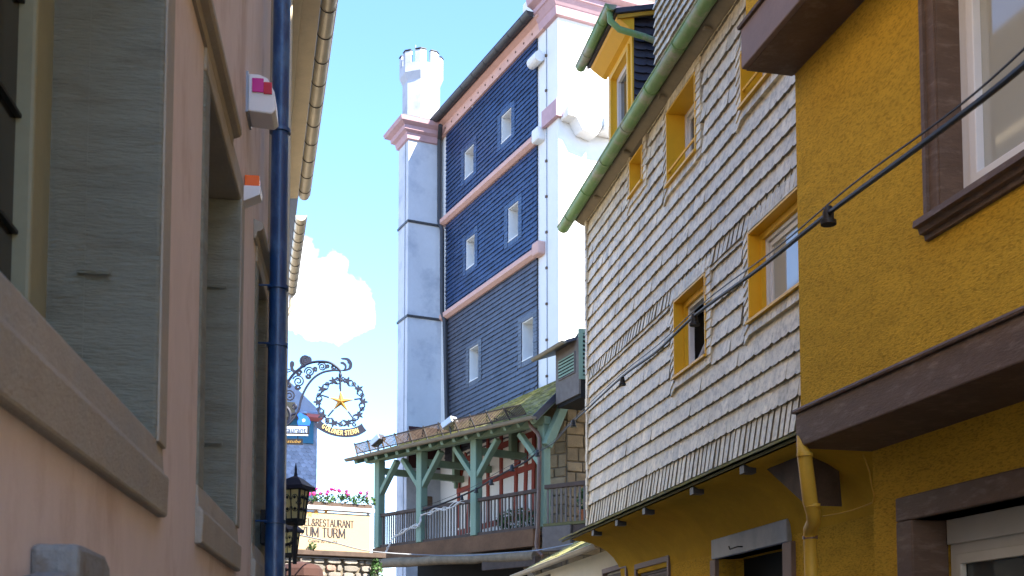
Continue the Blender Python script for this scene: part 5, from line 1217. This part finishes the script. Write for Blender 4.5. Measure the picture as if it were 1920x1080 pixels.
# HOTEL&RESTAURANT, the first letters lie behind the lantern
pf, w_, z_ = ln_(570, 977, 664, 990); zt_ = Hh.z(664, 990); ht_ = Hh.z(664,977)-zt_
full = 'HOTEL&RESTAURANT'; part_w = sum(GL[c][0]+.08 for c in 'EL&RESTAURANT'); all_w = sum(GL[c][0]+.08 for c in full)
sE0 = Hh.s(571, 980); W1 = (Hh.s(664,985)-sE0)*all_w/part_w; s_st = Hh.s(664,985)-W1
textpart(Hh, full, ht_*1.0, lambda u: (s_st+u, zt_, 0), M['text'], hb, thick=.125, thin=.05, serif=True, fit=W1)
zt2_ = Hh.z(648, 1009); h2 = Hh.z(648, 992)-zt2_; sz0 = Hh.s(564,1000); W2 = Hh.s(648,1000)-sz0
textpart(Hh, 'ZUM TURM', h2, lambda u: (sz0+u, zt2_, 0), M['text'], hb, thick=.135, thin=.05, serif=True, fit=W2)
fonttext(Hh, 'Cuisine du Marché', Hh.s(578,1012), Hh.z(632,1019), h2*.36, M['text'], hb, width=Hh.s(632,1012)-Hh.s(578,1012))
for x, y in ((581,964),(593,960),(611,958)):
    c_s, c_z = Hh.at(x, y); r = .075; m = MB(); m.prism(Hh, [(c_s+(r if j % 2 == 0 else r*.45)*math.cos(math.pi/2+j*math.pi/5), c_z+(r if j % 2 == 0 else r*.45)*math.sin(math.pi/2+j*math.pi/5)) for j in range(10)], .002, .005); part('printed_star', m, M['starorange'], hb)
fb = thing('flower_box', 'long terrace flower box of pink geraniums above the hotel banner', 'flower box', Hh.p(-1,0,hz1+.05))
m = MB(); m.box(Hh, hx0, hx1+.08, -.25, .08, hz1+.06, hz1+.14); part('ledge', m, M['white'], fb)
m = MB(); m.box(Hh, hx0, hx1+.04, -.22, .02, hz1+.14, hz1+.24); part('trough', m, M['brown_wood'], fb)
m = MB(); bl_ = MB(); s = hx0
while s < hx1+.05:
    p = Hh.p(s, -.05+rl.uniform(-.05,.05), hz1+.33+rl.uniform(-.02,.04)); leafclump(m, p, .13, .12, 46, .05, rl)
    for _ in range(rl.choice((1,1,2,3))):
        q = p+Vector((rl.uniform(-.1,.1),rl.uniform(-.15,.02),rl.uniform(.05,.20)))
        for _ in range(16):
            d = Vector((rl.uniform(-1,1),rl.uniform(-1,1),rl.uniform(-1,1))).normalized(); e = d.orthogonal().normalized(); c_ = q+d*.035; bl_.tone = rl.uniform(.7,1.5); z_ = d.cross(e); bl_.face([c_-e*.022-z_*.022, c_+e*.022-z_*.022, c_+e*.022+z_*.022, c_-e*.022+z_*.022])
    s += .16
part('geranium_leaves', m, M['leaf'], fb, kind='stuff'); part('geranium_flowers', bl_, M['bloom'], fb, kind='stuff')
m = MB(); m.tube([Hh.p(hx1-.02,-.1,hz0-.2), Hh.p(hx1-.02,-.1,hz1+.3)], .03, 6); part('post', m, M['white'], fb)
# rubble terrace wall
tr = thing('terrace_wall', 'rubble stone terrace wall with a dark timber ledge under the hotel banner', 'wall', Hh.p(-1,0,0))
m = MB(); m.box(Hh, hx0-2, hx1+.25, -3, -.06, 0, hz0-.02); part('core', m, M['mortar'], tr)
m = MB(); m.box(Hh, hx0-2, hx1+.35, -.2, .14, hz0-.13, hz0-.015); part('ledge', m, M['brown_wood'], tr, bevel=.015)
m = MB(); m.tube([Hh.p(hx0-1,.05,hz0-.17), Hh.p(hx1+.2,.05,hz0-.17)], .014, 5); part('cable', m, M['lamp_grey'], tr)
z = hz0-.17
while z > hz0-1.3:
    h = rk.uniform(.10,.2); s = hx0-.4-rk.uniform(0,.2)
    while s < hx1+.2:
        w = rk.uniform(.14,.42); m = MB(); m.tone = rk.uniform(.6,1.35); oo = rk.uniform(-.02,.05); n_ = 7
        cx_, cz2 = s+w/2, z-h/2; out = [(cx_+(w/2-.012)*rk.uniform(.85,1)*math.copysign(abs(math.cos(t))**.6, math.cos(t)), cz2+(h/2-.008)*rk.uniform(.85,1)*math.copysign(abs(math.sin(t))**.6, math.sin(t))) for t in [2*math.pi*q/n_ for q in range(n_)]]
        m.prism(Hh, out, -.1, oo); part('stone', m, M['rubble_red'] if rk.random() < .2 else M['rubble'], tr, bevel=.015); s += w
    z -= h
iv = thing('ivy', 'green creeper at the corner of the rubble wall and the passage', 'creeper', Hh.p(hx1+.1,.1,hz0-1))
m = MB(); leafclump(m, Hh.p(hx1+.12,.12,hz0-.55), .16, .45, 420, .04, rl); part('foliage', m, M['leaf'], iv)
m = MB(); m.tube([Hh.p(hx1+.12,.08,hz0-1.4), Hh.p(hx1+.1,.1,hz0-.3)], .012, 5); part('stem', m, M['brown_wood'], iv)
tf = thing('leaf_tuft', 'small green tuft growing from the ledge in front of the banner', 'plant', Hh.p(Hh.s(586,1022),.1,hz0))
m = MB(); c_ = Hh.hit(586,1024,.1); leafclump(m, c_, .09, .10, 90, .035, rl); part('foliage', m, M['leaf'], tf)
# parasol in the lane
pc = Frame(562, 22, 0, 1).O; pz = EYE+ (22*(HOR-1056)/FPX)
ps = thing('parasol', 'dark brown parasol top at the foot of the rubble wall', 'parasol', pc)
m = MB(); m.lathe(pc, [(.42,pz-.28),(.40,pz-.14),(.33,pz-.06),(.05,pz)], 8, .3); part('canopy', m, M['parasol'], ps)
m = MB(); m.tube([pc, pc+Vector((0,0,pz+.06))], .02, 6); part('pole', m, M['grey_wood'], ps)
# ================================================================== FESTOON CABLE
fc = thing('festoon_cable', 'black festoon cable with bare lamp sockets strung across the street to the gallery', 'cable', (0,0,0))
PT = [(2080,-40,2.9),(1920,122,3.5),(1740,262,4.2),(1553,400,5.3),(1420,506,6.5),(1302,592,8.1),(1230,660,9.6),(1167,706,11.5),(1100,768,15),(1065,800,18.5),(1038,830,22.5),(1008,848,26.5)]
def cp_(x, y, r): d = ray(x, y); return CAM+d*(r/math.hypot(d.x, d.y))
C3 = [cp_(*p) for p in PT]
def sm3(P, n=6):
    out = []; P = [P[0]*2-P[1]]+P+[P[-1]*2-P[-2]]
    for i in range(1, len(P)-2):
        for j in range(n):
            t = j/n; a, b, c, d = P[i-1], P[i], P[i+1], P[i+2]; out.append(.5*((2*b)+(-a+c)*t+(2*a-5*b+4*c-d)*t*t+(-a+3*b-3*c+d)*t**3))
    return out+[P[-2]]
m = MB(); m.tube(sm3(C3), .0115, 7); part('cable', m, M['black'], fc, smooth=True)
m = MB(); m.tube([p+Vector((0,0,.034+.012*math.sin(i*.3)**2)) for i, p in enumerate(sm3(C3))], .004, 5); part('carrier_wire', m, M['black'], fc, smooth=True)
T2 = [(1008,848,26.6),(985,866,27),(950,884,27.6),(921,900,28.2),(895,916,29),(860,932,29.6),(820,948,30),(790,958,30.2)]
m = MB(); m.tube(sm3([cp_(*p) for p in T2]), .022, 6); part('cable', m, M['black'], fc, smooth=True)
m = MB(); m.tube([p+Vector((0,0,.10)) for p in sm3([cp_(*p) for p in T2])], .006, 5); part('carrier_wire', m, M['black'], fc)
for i, (x, y, r, sc) in enumerate(((1553,400,5.3,1),(1302,597,8.1,1),(1167,713,11.5,1),(1075,792,16.5,1.3),(1008,848,26.5,1.8),(960,876,27.4,1.8),(921,902,28.2,1.8),(893,918,29,1.6),(866,932,29.5,1.4))):
    p = cp_(x, y, r); k = sc; m = MB(); m.lathe(p+Vector((0,0,.0)), [(.018*k,.03*k),(.026*k,.0),(.026*k,-.03*k),(.036*k,-.034*k),(.036*k,-.052*k),(.02*k,-.052*k)], 10); part('lamp_socket', m, M['black'], fc, smooth=True)
# white rope lights gathered on the gallery rail
rp_ = thing('rope_garland', 'tangled white cord looping over the gallery rail down to the log', 'cord', G.p(gs(780),.2,zF))
W3 = [(868,935,.3),(840,948,.3),(815,955,.25),(792,962,.2),(788,975,.2),(775,985,.2),(755,995,.2),(735,1008,.2),(727,1025,.2),(720,1036,.2)]
for k in range(4):
    pts = []; rr = random.Random(k)
    base = sm3([G.hit(x,y,o) for x,y,o in W3], 5)
    m = MB(); m.tube(sm3([p+Vector((rr.uniform(-.04,.04),rr.uniform(-.03,.03),rr.uniform(-.05,.05)-.07*abs(math.sin(i*.7+k)))) for i, p in enumerate(base[::2])], 5), .010, 5); part('cord', m, M['rope'], rp_)
# slack overhead cable across the lane below the gallery
sl = [(560,1003,20),(620,1016,22),(690,1033,25),(780,1040,26),(870,1042,26.5),(960,1036,26.5),(1020,1030,26),(1110,1012,24)]
m = MB(); m.tube(sm3([cp_(*p) for p in sl]), .014, 5); o = part('overhead_cable', m, M['lamp_grey'], smooth=True); tag(o, 'slack grey cable crossing the lane under the gallery beam', 'cable')

# ================================================================== unseen house added behind the slate house to shade the gallery
BH = Frame(544, 1, az_of(544), -1); BH.O = R.p(sR1+2.6, -3.2, 0)
bh = thing('shade_house', 'plain cream house out of view, added to keep sun off the gallery', 'house', BH.p(3.5,0,0))
ws_ = [(1+i*2.0, 1.9+i*2.0, z, z+1.4) for i in range(3) for z in (1.2, 4.0, 6.8)]
m = MB(); m.holes(BH, 0, 7.4, -.1, 10.4, -.4, 0, ws_); part('wall', m, M['cream'], bh)
m = MB(); m.box(BH, .0, 7.4, -7, -.45, -.1, 10.3); part('house_core', m, M['cream'], bh)
m = MB(); m.extr(BH, [(.4,10.3),(.4,10.45),(-3.5,14.8),(-7.4,10.45),(-7.4,10.3),(-3.5,14.6)], -.3, 7.7); part('roof', m, M['dark_slate'], bh)
m = MB(); m.extr(BH, [(-.1,10.3),(-3.5,14.5),(-6.9,10.3)], .02, 7.38); part('gable', m, M['cream'], bh)
for w in ws_: wpart(BH, bh, w[0], w[1], w[2], w[3], -.2, M['pvc'], M['pane'], .08, .06, [('v', (w[0]+w[1])/2, .07)])
